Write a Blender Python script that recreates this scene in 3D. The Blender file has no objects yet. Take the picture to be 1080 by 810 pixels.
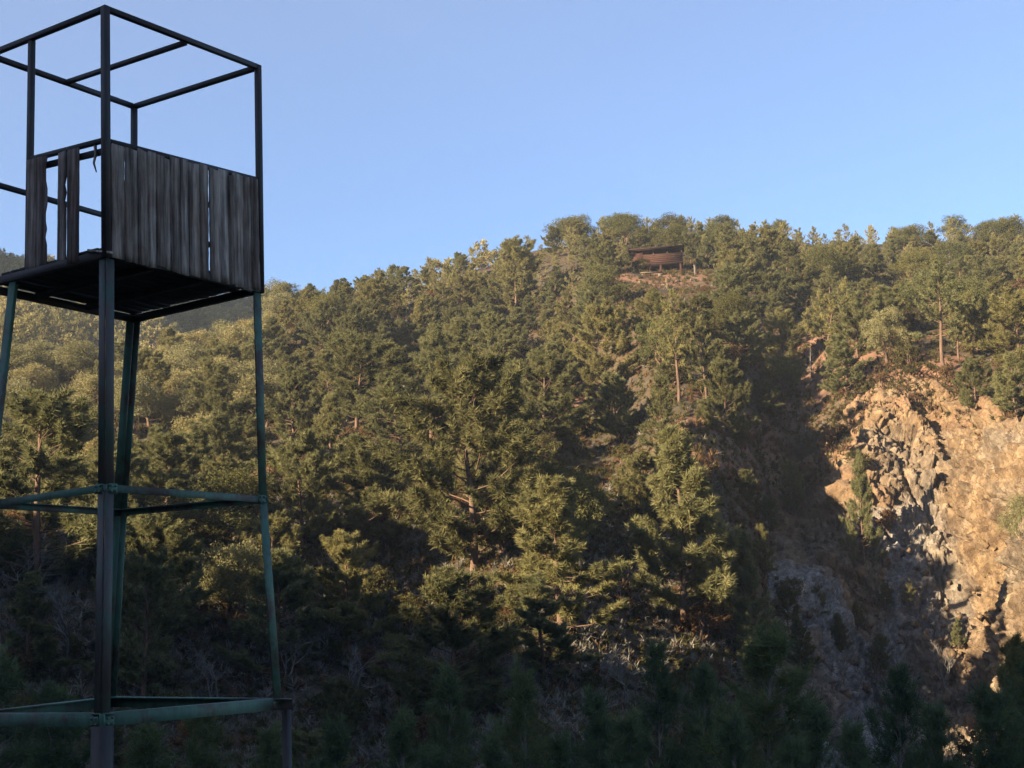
import bpy, math, random
import numpy as np
from mathutils import Matrix, Vector

PI = math.pi
R = math.radians
sc = bpy.context.scene
COL = sc.collection
rng = np.random.default_rng(11)
random.seed(5)

# ------------------------------------------------------------------ camera
F_PX, PITCH, ROLL = 1500.0, 0.15947, 0.03513
cam = bpy.data.cameras.new('camera')
cam.sensor_width = 36.0
cam.lens = 36.0 * F_PX / 1080.0
cam.clip_start, cam.clip_end = 0.1, 3000
camo = bpy.data.objects.new('camera', cam)
COL.objects.link(camo)
camo.matrix_world = Matrix.Rotation(PI / 2 + PITCH, 4, 'X') @ Matrix.Rotation(-ROLL, 4, 'Z')
sc.camera = camo


def ray(u, v):
    """direction (t, 1, e) of the ray through photo pixel (1080x810)"""
    x, y = (u - 540) / F_PX, (405 - v) / F_PX
    c, s = math.cos(ROLL), math.sin(ROLL)
    x, y = x * c + y * s, -x * s + y * c
    c, s = math.cos(PITCH), math.sin(PITCH)
    d = np.array([x, c - y * s, s + y * c])
    return d / d[1]


def proj(P):
    P = np.atleast_2d(np.asarray(P, float))
    X, Y, Z = P.T
    c, s = math.cos(PITCH), math.sin(PITCH)
    d = Y * c + Z * s
    q = -Y * s + Z * c
    x, y = X / d, q / d
    c, s = math.cos(ROLL), math.sin(ROLL)
    x, y = x * c - y * s, x * s + y * c
    return 540 + F_PX * x, 405 - F_PX * y


# ------------------------------------------------------------------ light and sky
SUN_EL, SUN_AZ = R(17.5), R(235.0)          # azimuth clockwise from +Y: behind the camera, to the left
to_sun = Vector((math.sin(SUN_AZ) * math.cos(SUN_EL), math.cos(SUN_AZ) * math.cos(SUN_EL), math.sin(SUN_EL)))
w = bpy.data.worlds.new('World')
sc.world = w
w.use_nodes = True
wn = w.node_tree
sky = wn.nodes.new('ShaderNodeTexSky')
sky.sky_type = 'NISHITA'
sky.sun_disc = False
sky.sun_elevation = SUN_EL
sky.sun_rotation = SUN_AZ
sky.altitude = 300
sky.air_density = 1.0
sky.dust_density = 0.3
sky.ozone_density = 2.0
wb = wn.nodes.new('ShaderNodeMix'); wb.data_type = 'RGBA'; wb.blend_type = 'MULTIPLY'; wb.inputs[0].default_value = 1
wb.inputs[7].default_value = (.61, .73, .925, 1)      # the cool white balance of the picture's sky
wn.links.new(sky.outputs[0], wb.inputs[6])
wn.links.new(wb.outputs[2], wn.nodes['Background'].inputs[0])
wn.nodes['Background'].inputs[1].default_value = 0.05
sl = bpy.data.lights.new('sun', 'SUN')
sl.energy = 5.0
sl.angle = R(0.5)
sl.color = (1.0, 0.815, 0.565)
so = bpy.data.objects.new('sun', sl)
COL.objects.link(so)
so.rotation_euler = (-to_sun).to_track_quat('-Z', 'Y').to_euler()
sc.view_settings.view_transform = 'Standard'
sc.view_settings.look = 'None'
sc.view_settings.gamma = 1.0
sc.view_settings.exposure = 2.4
sc.view_settings.use_curve_mapping = False
cy = sc.cycles
cy.max_bounces = 5
cy.diffuse_bounces = 3
cy.glossy_bounces = 2
cy.transmission_bounces = 3
cy.transparent_max_bounces = 4
cy.volume_bounces = 0
cy.use_denoising = True
cy.denoising_prefilter = 'NONE'
cy.use_adaptive_sampling = True
cy.adaptive_threshold = 0.01


# ------------------------------------------------------------------ noise (numpy)
def _h(ix, iy, iz, seed):
    n = (ix.astype(np.int64) * 374761393 + iy.astype(np.int64) * 668265263 + iz.astype(np.int64) * 2147483647 + seed * 1274126177) & 0xFFFFFFFF
    n = ((n ^ (n >> 13)) * 1274126177) & 0xFFFFFFFF
    n = ((n ^ (n >> 15)) * 2246822519) & 0xFFFFFFFF
    return ((n ^ (n >> 16)) & 0xFFFFFF) / float(0xFFFFFF)


def vnoise(x, y, z=None, seed=0):
    if z is None:
        z = np.zeros_like(x)
    x0, y0, z0 = np.floor(x), np.floor(y), np.floor(z)
    fx, fy, fz = x - x0, y - y0, z - z0
    fx, fy, fz = (f * f * (3 - 2 * f) for f in (fx, fy, fz))
    r = 0
    for dx in (0, 1):
        for dy in (0, 1):
            for dz in (0, 1):
                wgt = (fx if dx else 1 - fx) * (fy if dy else 1 - fy) * (fz if dz else 1 - fz)
                r = r + wgt * _h(x0 + dx, y0 + dy, z0 + dz, seed)
    return r * 2 - 1


def fbm(x, y, z=None, oct=4, seed=0):
    a, r, f = 1.0, 0, 1.0
    for i in range(oct):
        r = r + a * vnoise(x * f, y * f, None if z is None else z * f, seed + i * 17)
        a *= .5
        f *= 2.03
    return r


def blocks(x, y, z, seed):
    """faceted blocks: each Voronoi cell is a tilted plane; returns (height, distance to the cell edge)"""
    x0, y0, z0 = np.floor(x), np.floor(y), np.floor(z)
    best = np.full(x.shape, 9.0)
    sec = np.full(x.shape, 9.0)
    hv = np.zeros_like(x)
    for dx in (-1, 0, 1):
        for dy in (-1, 0, 1):
            for dz in (-1, 0, 1):
                cx, cy_, cz = x0 + dx, y0 + dy, z0 + dz
                px = cx + _h(cx, cy_, cz, seed)
                py = cy_ + _h(cx, cy_, cz, seed + 1)
                pz = cz + _h(cx, cy_, cz, seed + 2)
                d = (x - px) ** 2 + (y - py) ** 2 + (z - pz) ** 2
                g = ((_h(cx, cy_, cz, seed + 3) - .5) * (x - px) + (_h(cx, cy_, cz, seed + 4) - .5) * (y - py)
                     + (_h(cx, cy_, cz, seed + 5) - .5) * (z - pz)) * 2.2 + _h(cx, cy_, cz, seed + 6) * .8 - .4
                m = d < best
                sec = np.where(m, best, np.minimum(sec, d))
                hv = np.where(m, g, hv)
                best = np.where(m, d, best)
    return hv, np.sqrt(sec) - np.sqrt(best)


def sstep(a, b, x):
    s = np.clip((x - a) / (b - a), 0, 1)
    return s * s * (3 - 2 * s)


# ------------------------------------------------------------------ terrain
RIDGE = np.array([(-160, 396, 135), (0, 386, 150), (100, 374, 155), (200, 367, 165), (260, 352, 172), (300, 312, 190), (350, 301, 200),
                  (420, 286, 210), (480, 269, 215), (560, 246, 225), (620, 237, 230), (700, 231, 235), (760, 226, 240),
                  (850, 238, 245), (950, 240, 245), (1080, 227, 250), (1260, 222, 250)], float)
_rt, _re = [], []
for u, v, rr in RIDGE:
    d = ray(u, v + 3.0 * F_PX / rr)
    _rt.append(d[0]); _re.append(d[2])
_rt, _re, _rr = np.array(_rt), np.array(_re), RIDGE[:, 2]
FAR = np.array([(-260, 256, 345), (0, 268, 370), (60, 276, 380), (150, 290, 395), (250, 299, 412), (300, 305, 420), (420, 345, 440), (600, 420, 460)], float)
_ft, _fe = [], []
for u, v, rr in FAR:
    d = ray(u, v + 4.5 * F_PX / rr)
    _ft.append(d[0]); _fe.append(d[2])
_ft, _fe, _fr = np.array(_ft), np.array(_fe), FAR[:, 2]
D0, Z0 = 58.0, -7.2
GUL = [  # (D control, t control, depth, half width m)
    ((60, 80, 100, 118, 132), (.240, .222, .209, .204, .200), -6.5, 6.0),
    ((60, 75, 105, 165, 215), (.100, .088, .056, .016, -.01), -6.2, 7.0),
    ((60, 80, 100, 130, 165), (.222, .205, .202, .196, .190), -6.6, 5.4),
    ((60, 80, 110, 150, 180), (-.088, -.080, -.072, -.060, -.05), -4.4, 6.0),
    ((60, 80, 110, 140, 160), (-.19, -.175, -.150, -.140, -.13), -3.0, 5.0),
    ((60, 80, 110, 140, 170), (.040, .030, .002, -.012, -.02), 2.6, 6.0),
    ((60, 80, 110, 140, 170), (.165, .150, .125, .110, .10), 1.6, 5.0),
    ((60, 80, 110, 140, 170), (-.14, -.13, -.112, -.100, -.09), 2.0, 5.0),
]
_crim_t = np.array([.16, .215, .24, .27, .30, .33, .35, .38, .46])
_crim_d = np.array([124, 127, 128, 129, 127, 119, 111, 104, 98.])


def cliff_mask(t, D):
    tl = .218 + .00035 * (D - 120)
    tl = tl + .006 * vnoise(D / 5, D * 0 + 3.3, seed=4)
    return sstep(-.034, .016, t - tl)


def ground_z(x, y):
    x, y = np.asarray(x, float), np.asarray(y, float)
    D = np.maximum(y, 1.0)
    t = np.clip(x / D, -.75, .75)
    E, Rr = np.interp(t, _rt, _re), np.interp(t, _rt, _rr)
    zr = E * Rr
    s = (D - D0) / (Rr - D0)
    z = Z0 + (zr - Z0) * np.clip(s, 0, 1) * (1.10 - .10 * np.clip(s, 0, 1))
    z = np.where(D > Rr, zr - (D - Rr) * .42, z)
    on = sstep(60, 78, D) * (1 - sstep(Rr - 35, Rr - 5, D))
    for dc, tc, dep, hw in GUL:
        tt = np.interp(D, dc, tc)
        amp = dep * sstep(dc[0] - 5, dc[0] + 15, D) * (1 - sstep(dc[-1] - 30, dc[-1] + 8, D))
        z = z + amp * np.exp(-(((t - tt) * D) / hw) ** 2)
    z = z + on * (1.3 * fbm(x / 21, y / 21, oct=3, seed=2))
    # bank under the tree terrace on the left
    z = z - 2.6 * sstep(126, 119, D) * sstep(90, 112, D) * sstep(-.16, -.22, t)
    # far hill
    Ef, Rf = np.interp(t, _ft, _fe), np.interp(t, _ft, _fr)
    zf = Ef * Rf - .34 * (Rf - D)
    zf = np.where(D > Rf, Ef * Rf - .3 * (D - Rf), zf)
    zf = np.where(t < .12, zf, -60)
    z = np.where(D > 175, np.maximum(z, np.maximum(zf, -30 - 0 * z)), z)
    # quarried bite of the rock face
    rim = np.interp(t, _crim_t, _crim_d) + 1.5 * vnoise(x / 4.0, y * 0, seed=9)
    k = rim - D
    sl_ = .93 + .08 * sstep(.25, .32, t)
    drop = np.where(k < 8, sl_ * k, sl_ * 8 + 1.2 * sl_ * (k - 8))
    zrim = Z0 + (zr - Z0) * np.clip((rim - D0) / (Rr - D0), 0, 1) * (1.10 - .10 * np.clip((rim - D0) / (Rr - D0), 0, 1))
    zc = np.maximum(zrim - drop, -9.5 + .03 * (D - 60))
    zc = np.minimum(zc, z)
    m = cliff_mask(t, D) * sstep(58, 66, D)
    z = z + (zc - z) * m * (k > 0)
    # near ground: ledge, ravine
    zn = np.interp(D, [0, 5, 13.7, 20, 33, 50, 58], [-1.65, -1.7, -2.55, -4.2, -9.0, -9.2, Z0])
    z = np.where(D < D0, zn, z)
    z = np.where(y < 1, -1.65, z)
    z = z + .28 * fbm(x / 5.5, y / 5.5, oct=3, seed=31) * sstep(16, 30, D)
    # the ridge behind the photographer that shades the foot of the slope
    al = .766 * x + .643 * y
    cr = -.643 * x + .766 * y
    z = z + (52.4 + 4.5 * sstep(84, 95, cr) * sstep(142, 126, cr) + 2.6 * fbm(cr / 13, cr * 0 + 1.7, oct=3, seed=77) + 2.0 * vnoise(cr / 60, cr * 0 + 9.1, seed=5)) * np.exp(-((al + 120) / 40) ** 2)
    return z


def gz(x, y):
    return float(ground_z(np.array([x]), np.array([y]))[0])


_Ds = np.concatenate([np.arange(16, 140, .35), np.arange(140, 330, .8)])


def ground_at(u, v):
    """where the sight line of a photo pixel meets the ground"""
    d = ray(u, v)
    z = ground_z(d[0] * _Ds, _Ds)
    hit = np.nonzero(z >= d[2] * _Ds)[0]
    Dh = _Ds[hit[0]] if len(hit) else 230.0
    return d[0] * Dh, Dh, gz(d[0] * Dh, Dh)


# ------------------------------------------------------------------ mesh helpers
def mesh_np(name, V, Fc, mats, tone=None, matidx=None, smooth=False, nside=3):
    """Fc: (m, nside) int array"""
    me = bpy.data.meshes.new(name)
    V = np.ascontiguousarray(V, np.float32)
    Fc = np.ascontiguousarray(Fc, np.int32)
    me.vertices.add(len(V))
    me.vertices.foreach_set('co', V.ravel())
    me.loops.add(Fc.size)
    me.loops.foreach_set('vertex_index', Fc.ravel())
    me.polygons.add(len(Fc))
    me.polygons.foreach_set('loop_start', np.arange(0, Fc.size, nside, dtype=np.int32))
    me.polygons.foreach_set('loop_total', np.full(len(Fc), nside, np.int32))
    if matidx is not None:
        me.polygons.foreach_set('material_index', np.asarray(matidx, np.int32))
    if smooth:
        me.polygons.foreach_set('use_smooth', np.ones(len(Fc), bool))
    for m in (mats if isinstance(mats, (list, tuple)) else [mats]):
        me.materials.append(m)
    if tone is not None:
        a = me.attributes.new('tone', 'FLOAT', 'FACE' if len(tone) == len(Fc) else 'POINT')
        a.data.foreach_set('value', np.ascontiguousarray(tone, np.float32))
    me.update(calc_edges=True)
    return me


def link(name, me, parent=None):
    o = bpy.data.objects.new(name, me)
    COL.objects.link(o)
    if parent is not None:
        o.parent = parent
    return o


def tag(o, label=None, cat=None, group=None, kind=None):
    if label: o['label'] = label
    if cat: o['category'] = cat
    if group: o['group'] = group
    if kind: o['kind'] = kind
    return o


class MB:
    """collects beams, boards and tubes, linked as ONE mesh"""
    def __init__(self):
        self.V, self.Q, self.n = [], [], 0

    def add(self, V, Q):
        self.V.append(np.asarray(V, float)); self.Q.append(np.asarray(Q, int) + self.n); self.n += len(V)

    def beam(self, p, q, a, b, up=(0, 0, 1), ch=.08, seg=1, wob=0):
        """bar of section a x b with chamfered corners from p to q"""
        p, q = np.asarray(p, float), np.asarray(q, float)
        z = (q - p) / np.linalg.norm(q - p)
        x = np.cross(np.asarray(up, float), z)
        if np.linalg.norm(x) < 1e-3: x = np.cross((1, 0, 0), z)
        x /= np.linalg.norm(x)
        y = np.cross(z, x)
        c = ch * min(a, b)
        sec = [(a/2-c, -b/2), (a/2, -b/2+c), (a/2, b/2-c), (a/2-c, b/2), (-a/2+c, b/2), (-a/2, b/2-c), (-a/2, -b/2+c), (-a/2+c, -b/2)]
        V = []
        for i in range(seg + 1):
            o = p + (q - p) * i / seg
            if wob: o = o + (x * rng.normal() + y * rng.normal()) * wob
            V += [o + x * s + y * t for s, t in sec]
        n = 8
        Q = [(i*n+j, i*n+(j+1) % n, (i+1)*n+(j+1) % n, (i+1)*n+j) for i in range(seg) for j in range(n)]
        for base, rev in ((0, True), (seg * n, False)):
            caps = [(0, 1, 2, 3), (0, 3, 4, 7), (4, 5, 6, 7)]
            Q += [tuple(base + k for k in (c_[::-1] if rev else c_)) for c_ in caps]
        self.add(V, Q)
        return self

    def angle(self, p, q, wd, th, xdir, ydir):
        """steel angle: two plates meeting along the line p-q"""
        p, q, xd, yd = (np.asarray(k, float) for k in (p, q, xdir, ydir))
        self.beam(p + xd * wd / 2, q + xd * wd / 2, th, wd, up=xd)
        self.beam(p + yd * (wd / 2 + th / 2) , q + yd * (wd / 2 + th / 2), th, wd - th, up=yd)
        return self

    def tube(self, pts, rad, sides=6):
        V, T = tube_np(np.asarray(pts, float), np.asarray(rad, float), sides)
        self.add(V, T)
        return self

    def build(self, name, m, parent=None, smooth=False):
        V = np.concatenate(self.V)
        Q = np.concatenate(self.Q)
        return link(name, mesh_np(name, V, Q, m, smooth=smooth, nside=Q.shape[1]), parent)


def tube_np(P, rad, sides):
    """quads of a tapering tube along the polyline P"""
    n = len(P)
    T = np.gradient(P, axis=0)
    T /= np.linalg.norm(T, axis=1)[:, None] + 1e-9
    ref = np.array([.31, .17, .94]) if abs(T[0, 2]) < .8 else np.array([.93, .31, .1])
    X = np.cross(T, ref); X /= np.linalg.norm(X, axis=1)[:, None] + 1e-9
    Y = np.cross(T, X)
    a = np.arange(sides) * 2 * PI / sides
    V = P[:, None] + rad[:, None, None] * (np.cos(a)[None, :, None] * X[:, None] + np.sin(a)[None, :, None] * Y[:, None])
    i, j = np.meshgrid(np.arange(n - 1), np.arange(sides), indexing='ij')
    j2 = (j + 1) % sides
    Q = np.stack([i * sides + j, i * sides + j2, (i + 1) * sides + j2, (i + 1) * sides + j], -1).reshape(-1, 4)
    return V.reshape(-1, 3), Q


# ------------------------------------------------------------------ materials
def newmat(name):
    m = bpy.data.materials.new(name)
    m.use_nodes = True
    nt = m.node_tree
    b = nt.nodes['Principled BSDF']
    b.inputs['Specular IOR Level'].default_value = .2
    b.inputs['Roughness'].default_value = .85
    return m, nt, b


def ramp(nt, fac, stops):
    r = nt.nodes.new('ShaderNodeValToRGB')
    el = r.color_ramp.elements
    while len(el) < len(stops): el.new(.5)
    for e, (p, c) in zip(el, stops):
        e.position = p; e.color = (*c, 1)
    nt.links.new(fac, r.inputs[0])
    return r.outputs[0]


def noise(nt, scale, detail=5, rough=.6, coord='Object', stretch=None, dist=0):
    tc = nt.nodes.new('ShaderNodeTexCoord')
    out = tc.outputs[coord]
    if stretch:
        mp = nt.nodes.new('ShaderNodeMapping'); mp.inputs['Scale'].default_value = stretch
        nt.links.new(out, mp.inputs[0]); out = mp.outputs[0]
    n = nt.nodes.new('ShaderNodeTexNoise')
    n.inputs['Scale'].default_value = scale; n.inputs['Detail'].default_value = detail; n.inputs['Roughness'].default_value = rough
    n.inputs['Distortion'].default_value = dist
    nt.links.new(out, n.inputs['Vector'])
    return n.outputs[0]


def mix(nt, fac, a, b, mode='MIX'):
    m = nt.nodes.new('ShaderNodeMix'); m.data_type = 'RGBA'; m.blend_type = mode
    for sock, v in ((m.inputs[0], fac), (m.inputs[6], a), (m.inputs[7], b)):
        if hasattr(v, 'links'): nt.links.new(v, sock)
        elif isinstance(v, (int, float)): sock.default_value = v
        else: sock.default_value = (*v, 1)
    return m.outputs[2]


def attr(nt, name):
    a = nt.nodes.new('ShaderNodeAttribute'); a.attribute_name = name
    return a


def bump(nt, b, h, strength, dist):
    n = nt.nodes.new('ShaderNodeBump'); n.inputs['Strength'].default_value = strength; n.inputs['Distance'].default_value = dist
    nt.links.new(h, n.inputs['Height']); nt.links.new(n.outputs[0], b.inputs['Normal'])


def foliage_mat(name, lo, hi, alt, trans=.38):
    """leaf colour varies from tuft to tuft (attribute tone) and from tree to tree (random per object)"""
    m = bpy.data.materials.new(name); m.use_nodes = True
    nt = m.node_tree
    nt.nodes.remove(nt.nodes['Principled BSDF'])
    out = nt.nodes['Material Output']
    base = ramp(nt, attr(nt, 'tone').outputs['Fac'], [(0, lo), (1, hi)])
    oi = nt.nodes.new('ShaderNodeObjectInfo')
    col = mix(nt, 1.0, base, ramp(nt, oi.outputs['Random'], [(0, tuple(k * .86 for k in alt)), (.45, (1, 1, 1)), (1, (1.28, 1.14, .98))]), 'MULTIPLY')
    d = nt.nodes.new('ShaderNodeBsdfDiffuse'); t = nt.nodes.new('ShaderNodeBsdfTranslucent')
    ms = nt.nodes.new('ShaderNodeMixShader'); ms.inputs[0].default_value = trans
    nt.links.new(col, d.inputs[0]); nt.links.new(col, t.inputs[0])
    nt.links.new(d.outputs[0], ms.inputs[1]); nt.links.new(t.outputs[0], ms.inputs[2])
    nt.links.new(ms.outputs[0], out.inputs['Surface'])
    return m


M_PINE = foliage_mat('pine_needles', (.108, .113, .050), (.225, .214, .100), (.90, .86, .80))
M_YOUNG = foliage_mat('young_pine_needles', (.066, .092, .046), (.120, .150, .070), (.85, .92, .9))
M_LEAF = foliage_mat('oak_leaves', (.14, .135, .06), (.27, .245, .125), (.80, .80, .75))
M_GREYSCRUB = foliage_mat('grey_dry_scrub', (.10, .095, .080), (.25, .235, .205), (.95, .9, .85))
M_OAK = foliage_mat('dark_oak_leaves', (.075, .082, .030), (.140, .138, .060), (.95, .85, .75))
M_SHRUB = foliage_mat('shrub_leaves', (.05, .055, .022), (.105, .092, .040), (.9, .85, .8))
M_DRY = foliage_mat('dry_leaves', (.085, .052, .028), (.165, .105, .058), (.9, .85, .8))


def bark_mat(name, c0, c1):
    m, nt, b = newmat(name)
    c = ramp(nt, noise(nt, 3.0, stretch=(1, 1, .35)), [(.3, c0), (.7, c1)])
    nt.links.new(c, b.inputs['Base Color'])
    return m


M_BARK = bark_mat('pine_bark', (.060, .038, .026), (.150, .092, .060))
M_PALE = bark_mat('pale_bark', (.11, .095, .08), (.22, .195, .17))
M_GREYWOOD = bark_mat('bare_twigs', (.09, .08, .07), (.20, .185, .165))

M_DEAD = bark_mat('dead_grey_wood', (.09, .075, .06), (.19, .165, .14))
# soil of the slope
M_SOIL, nt, b = newmat('slope_soil')
n1 = noise(nt, .09, 6, .65); n2 = noise(nt, .7, 6, .7); n3 = noise(nt, 4.0, 5, .7)
c = ramp(nt, n1, [(.30, (.034, .027, .017)), (.48, (.050, .037, .023)), (.60, (.080, .046, .028)), (.75, (.085, .066, .036))])
c = mix(nt, ramp(nt, n2, [(.45, (0, 0, 0)), (.7, (1, 1, 1))]), c, (.085, .070, .040))
c = mix(nt, ramp(nt, n3, [(.5, (0, 0, 0)), (.75, (1, 1, 1))]), c, (.05, .042, .026))
c = mix(nt, attr(nt, 'tone').outputs['Fac'], c, ramp(nt, n2, [(.3, (.12, .058, .034)), (.7, (.21, .12, .08))]))
nt.links.new(c, b.inputs['Base Color'])
bump(nt, b, n3, .6, .25)

# rock face
M_ROCK, nt, b = newmat('fractured_rock')
n1 = noise(nt, .11, 5, .6, dist=.8); n2 = noise(nt, .55, 7, .68, stretch=(1, 1, .6)); n3 = noise(nt, 2.6, 7, .72); n4 = noise(nt, 9, 4, .7)
rock = ramp(nt, n2, [(.28, (.105, .070, .044)), (.42, (.19, .130, .076)), (.55, (.26, .18, .104)), (.72, (.34, .25, .155))])
rock = mix(nt, ramp(nt, n1, [(.42, (0, 0, 0)), (.6, (1, 1, 1))]), rock, ramp(nt, n2, [(.3, (.12, .098, .075)), (.7, (.29, .235, .175))]))
rock = mix(nt, ramp(nt, n3, [(.56, (0, 0, 0)), (.72, (1, 1, 1))]), rock, (.062, .047, .036))
soil = ramp(nt, n3, [(.3, (.105, .062, .036)), (.5, (.20, .120, .066)), (.7, (.28, .185, .110))])
soil = mix(nt, ramp(nt, n2, [(.5, (0, 0, 0)), (.62, (1, 1, 1))]), soil, (.20, .15, .085))
def cells_tone(scale, st, lo, hi):
    tc = nt.nodes.new('ShaderNodeTexCoord'); mp = nt.nodes.new('ShaderNodeMapping')
    mp.inputs['Rotation'].default_value = (0, .6, 0); mp.inputs['Scale'].default_value = st
    nt.links.new(tc.outputs['Object'], mp.inputs[0])
    vo = nt.nodes.new('ShaderNodeTexVoronoi'); vo.inputs['Scale'].default_value = scale
    nt.links.new(mp.outputs[0], vo.inputs['Vector'])
    return ramp(nt, vo.outputs['Color'], [(.1, lo), (.9, hi)])
inv = nt.nodes.new('ShaderNodeMath'); inv.operation = 'MULTIPLY'; inv.inputs[1].default_value = -1; inv.use_clamp = True
nt.links.new(attr(nt, 'tone').outputs['Fac'], inv.inputs[0])
rock = mix(nt, inv.outputs[0], rock, ramp(nt, n3, [(.3, (.13, .128, .125)), (.5, (.26, .255, .25)), (.7, (.42, .415, .41))]))
rock = mix(nt, .75, rock, cells_tone(1.3, (1, 1, .6), (.55, .50, .46), (1.15, 1.12, 1.06)), 'MULTIPLY')
rock = mix(nt, .75, rock, cells_tone(3.6, (1, 1, .6), (.50, .46, .42), (1.2, 1.18, 1.12)), 'MULTIPLY')
c = mix(nt, attr(nt, 'tone').outputs['Fac'], rock, soil)
nt.links.new(c, b.inputs['Base Color'])
b.inputs['Roughness'].default_value = .9
hm = mix(nt, .4, n3, n4)
bump(nt, b, hm, 1.0, .35)


def steel_mat(name, paint, paint2, rust):
    m, nt, b = newmat(name)
    n1 = noise(nt, 2.2, 6, .7); n2 = noise(nt, 14, 5, .7, stretch=(1, 1, .3))
    c = ramp(nt, n2, [(.3, paint), (.7, paint2)])
    c = mix(nt, ramp(nt, n1, [(.47, (0, 0, 0)), (.60, (1, 1, 1))]), c, ramp(nt, n2, [(.3, rust), (.7, tuple(k * 1.8 for k in rust))]))
    nt.links.new(c, b.inputs['Base Color'])
    b.inputs['Roughness'].default_value = .6
    b.inputs['Specular IOR Level'].default_value = .35
    bump(nt, b, n2, .25, .004)
    return m


M_GREEN = steel_mat('green_painted_steel', (.028, .074, .052), (.052, .115, .083), (.030, .022, .018))
M_BROWNST = steel_mat('rusty_brown_steel', (.034, .030, .028), (.055, .047, .043), (.020, .040, .032))
M_DARKST = steel_mat('weathered_dark_steel', (.012, .012, .012), (.022, .020, .019), (.018, .013, .011))
M_BOARD, nt, b = newmat('weathered_boards')
n1 = noise(nt, 16, 7, .72, stretch=(1, 1, .05)); n2 = noise(nt, 3.5, 4, stretch=(1, 1, .5))
c = ramp(nt, n1, [(.32, (.045, .036, .031)), (.47, (.19, .160, .138)), (.64, (.45, .395, .345))])
c = mix(nt, ramp(nt, n2, [(.4, (0, 0, 0)), (.62, (1, 1, 1))]), c, mix(nt, 1.0, c, (.62, .55, .52), 'MULTIPLY'))
c = mix(nt, attr(nt, 'tone').outputs['Fac'], c, mix(nt, 1.0, c, (.5, .46, .44), 'MULTIPLY'))
nt.links.new(c, b.inputs['Base Color'])
bump(nt, b, n1, .7, .008)
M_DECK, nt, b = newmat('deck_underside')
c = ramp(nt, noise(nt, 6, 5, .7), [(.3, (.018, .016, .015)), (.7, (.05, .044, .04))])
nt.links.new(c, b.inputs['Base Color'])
M_HUT, nt, b = newmat('red_brown_boards')
c = ramp(nt, noise(nt, 3, 5, .7, stretch=(.3, 1, 4)), [(.3, (.026, .012, .009)), (.7, (.060, .025, .016))])
nt.links.new(c, b.inputs['Base Color'])
M_HUTD, nt, b = newmat('dark_brown_boards')
c = ramp(nt, noise(nt, 3, 5, .7), [(.3, (.016, .009, .008)), (.7, (.040, .019, .014))])
nt.links.new(c, b.inputs['Base Color'])
M_OLDPOST = bark_mat('old_post', (.10, .08, .06), (.19, .155, .12))
M_PLANK, nt, b = newmat('pale_plank')
c = ramp(nt, noise(nt, 3, 5, .7), [(.3, (.10, .075, .055)), (.7, (.18, .14, .10))])
nt.links.new(c, b.inputs['Base Color'])

# ------------------------------------------------------------------ ground sheets
def grid_mesh(name, X, Y, Z, m, tone=None, smooth=True):
    n0, n1 = X.shape
    V = np.stack([X, Y, Z], -1).reshape(-1, 3)
    i, j = np.meshgrid(np.arange(n0 - 1), np.arange(n1 - 1), indexing='ij')
    Q = np.stack([i * n1 + j, (i + 1) * n1 + j, (i + 1) * n1 + j + 1, i * n1 + j + 1], -1).reshape(-1, 4)
    return mesh_np(name, V, Q, m, tone=None if tone is None else tone.ravel(), smooth=smooth, nside=4)


BARE = []   # reddish bare earth: (photo x, photo y, radius m)
for u, v, r_ in ((25, 436, 3.4), (70, 440, 4.2), (120, 452, 2.0), (45, 423, 2.5), (570, 428, 3.5), (590, 420, 2.5), (515, 318, 3.5), (760, 436, 2.6), (745, 466, 3.0),
                 (820, 366, 5.0), (900, 380, 4.5), (940, 378, 5), (975, 388, 5), (1010, 398, 4), (1040, 420, 4), (870, 398, 4), (800, 372, 4), (820, 482, 3.4), (780, 500, 3.0), (690, 278, 4), (720, 292, 4), (670, 300, 3), (505, 660, 2.5), (850, 432, 3)):
    x_, y_, z_ = ground_at(u, v)
    BARE.append((x_, y_, r_))


def bare_amount(X, Y):
    b_ = np.zeros_like(X)
    wob = fbm(X / 2.2, Y / 2.2, oct=3, seed=55) * .5
    for x_, y_, r_ in BARE:
        b_ = np.maximum(b_, sstep(1.25, .6, np.hypot(X - x_, (Y - y_) * .8) / r_ + wob))
    return b_


def cliff_inside(t, D):
    """where the rock sheet lies above the soil sheet"""
    rim = np.interp(t, _crim_t, _crim_d)
    return sstep(.170, .192, t + .008 * vnoise(D / 4, D * 0, seed=3)) * sstep(.41, .40, t) * sstep(2.5, -1.5, D - rim - 2) * sstep(76, 80, D)


ts = np.linspace(-.62, .62, 420)
ds = np.concatenate([np.linspace(56, 135, 250), np.linspace(135.6, 260, 150), np.linspace(262, 520, 90)])
T, Dg = np.meshgrid(ts, ds, indexing='ij')
Xg, Yg = T * Dg, Dg
Zg = ground_z(Xg, Yg) - 6.0 * cliff_inside(T, Dg)
o = link('hillside', grid_mesh('hillside', Xg, Yg, Zg, M_SOIL, bare_amount(Xg, Yg)))
tag(o, 'wooded hillside of brown soil', kind='structure')
# near ground: ledge under the tower, ravine
xs = np.linspace(-90, 90, 240); ys = np.linspace(-6, 56.5, 110)
Xn, Yn = np.meshgrid(xs, ys, indexing='ij')
o = link('ground', grid_mesh('ground', Xn, Yn, ground_z(Xn, Yn) - .05 * (Yn > 55.9), M_SOIL, bare_amount(Xn, Yn) * 0))
tag(o, kind='structure')
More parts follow.
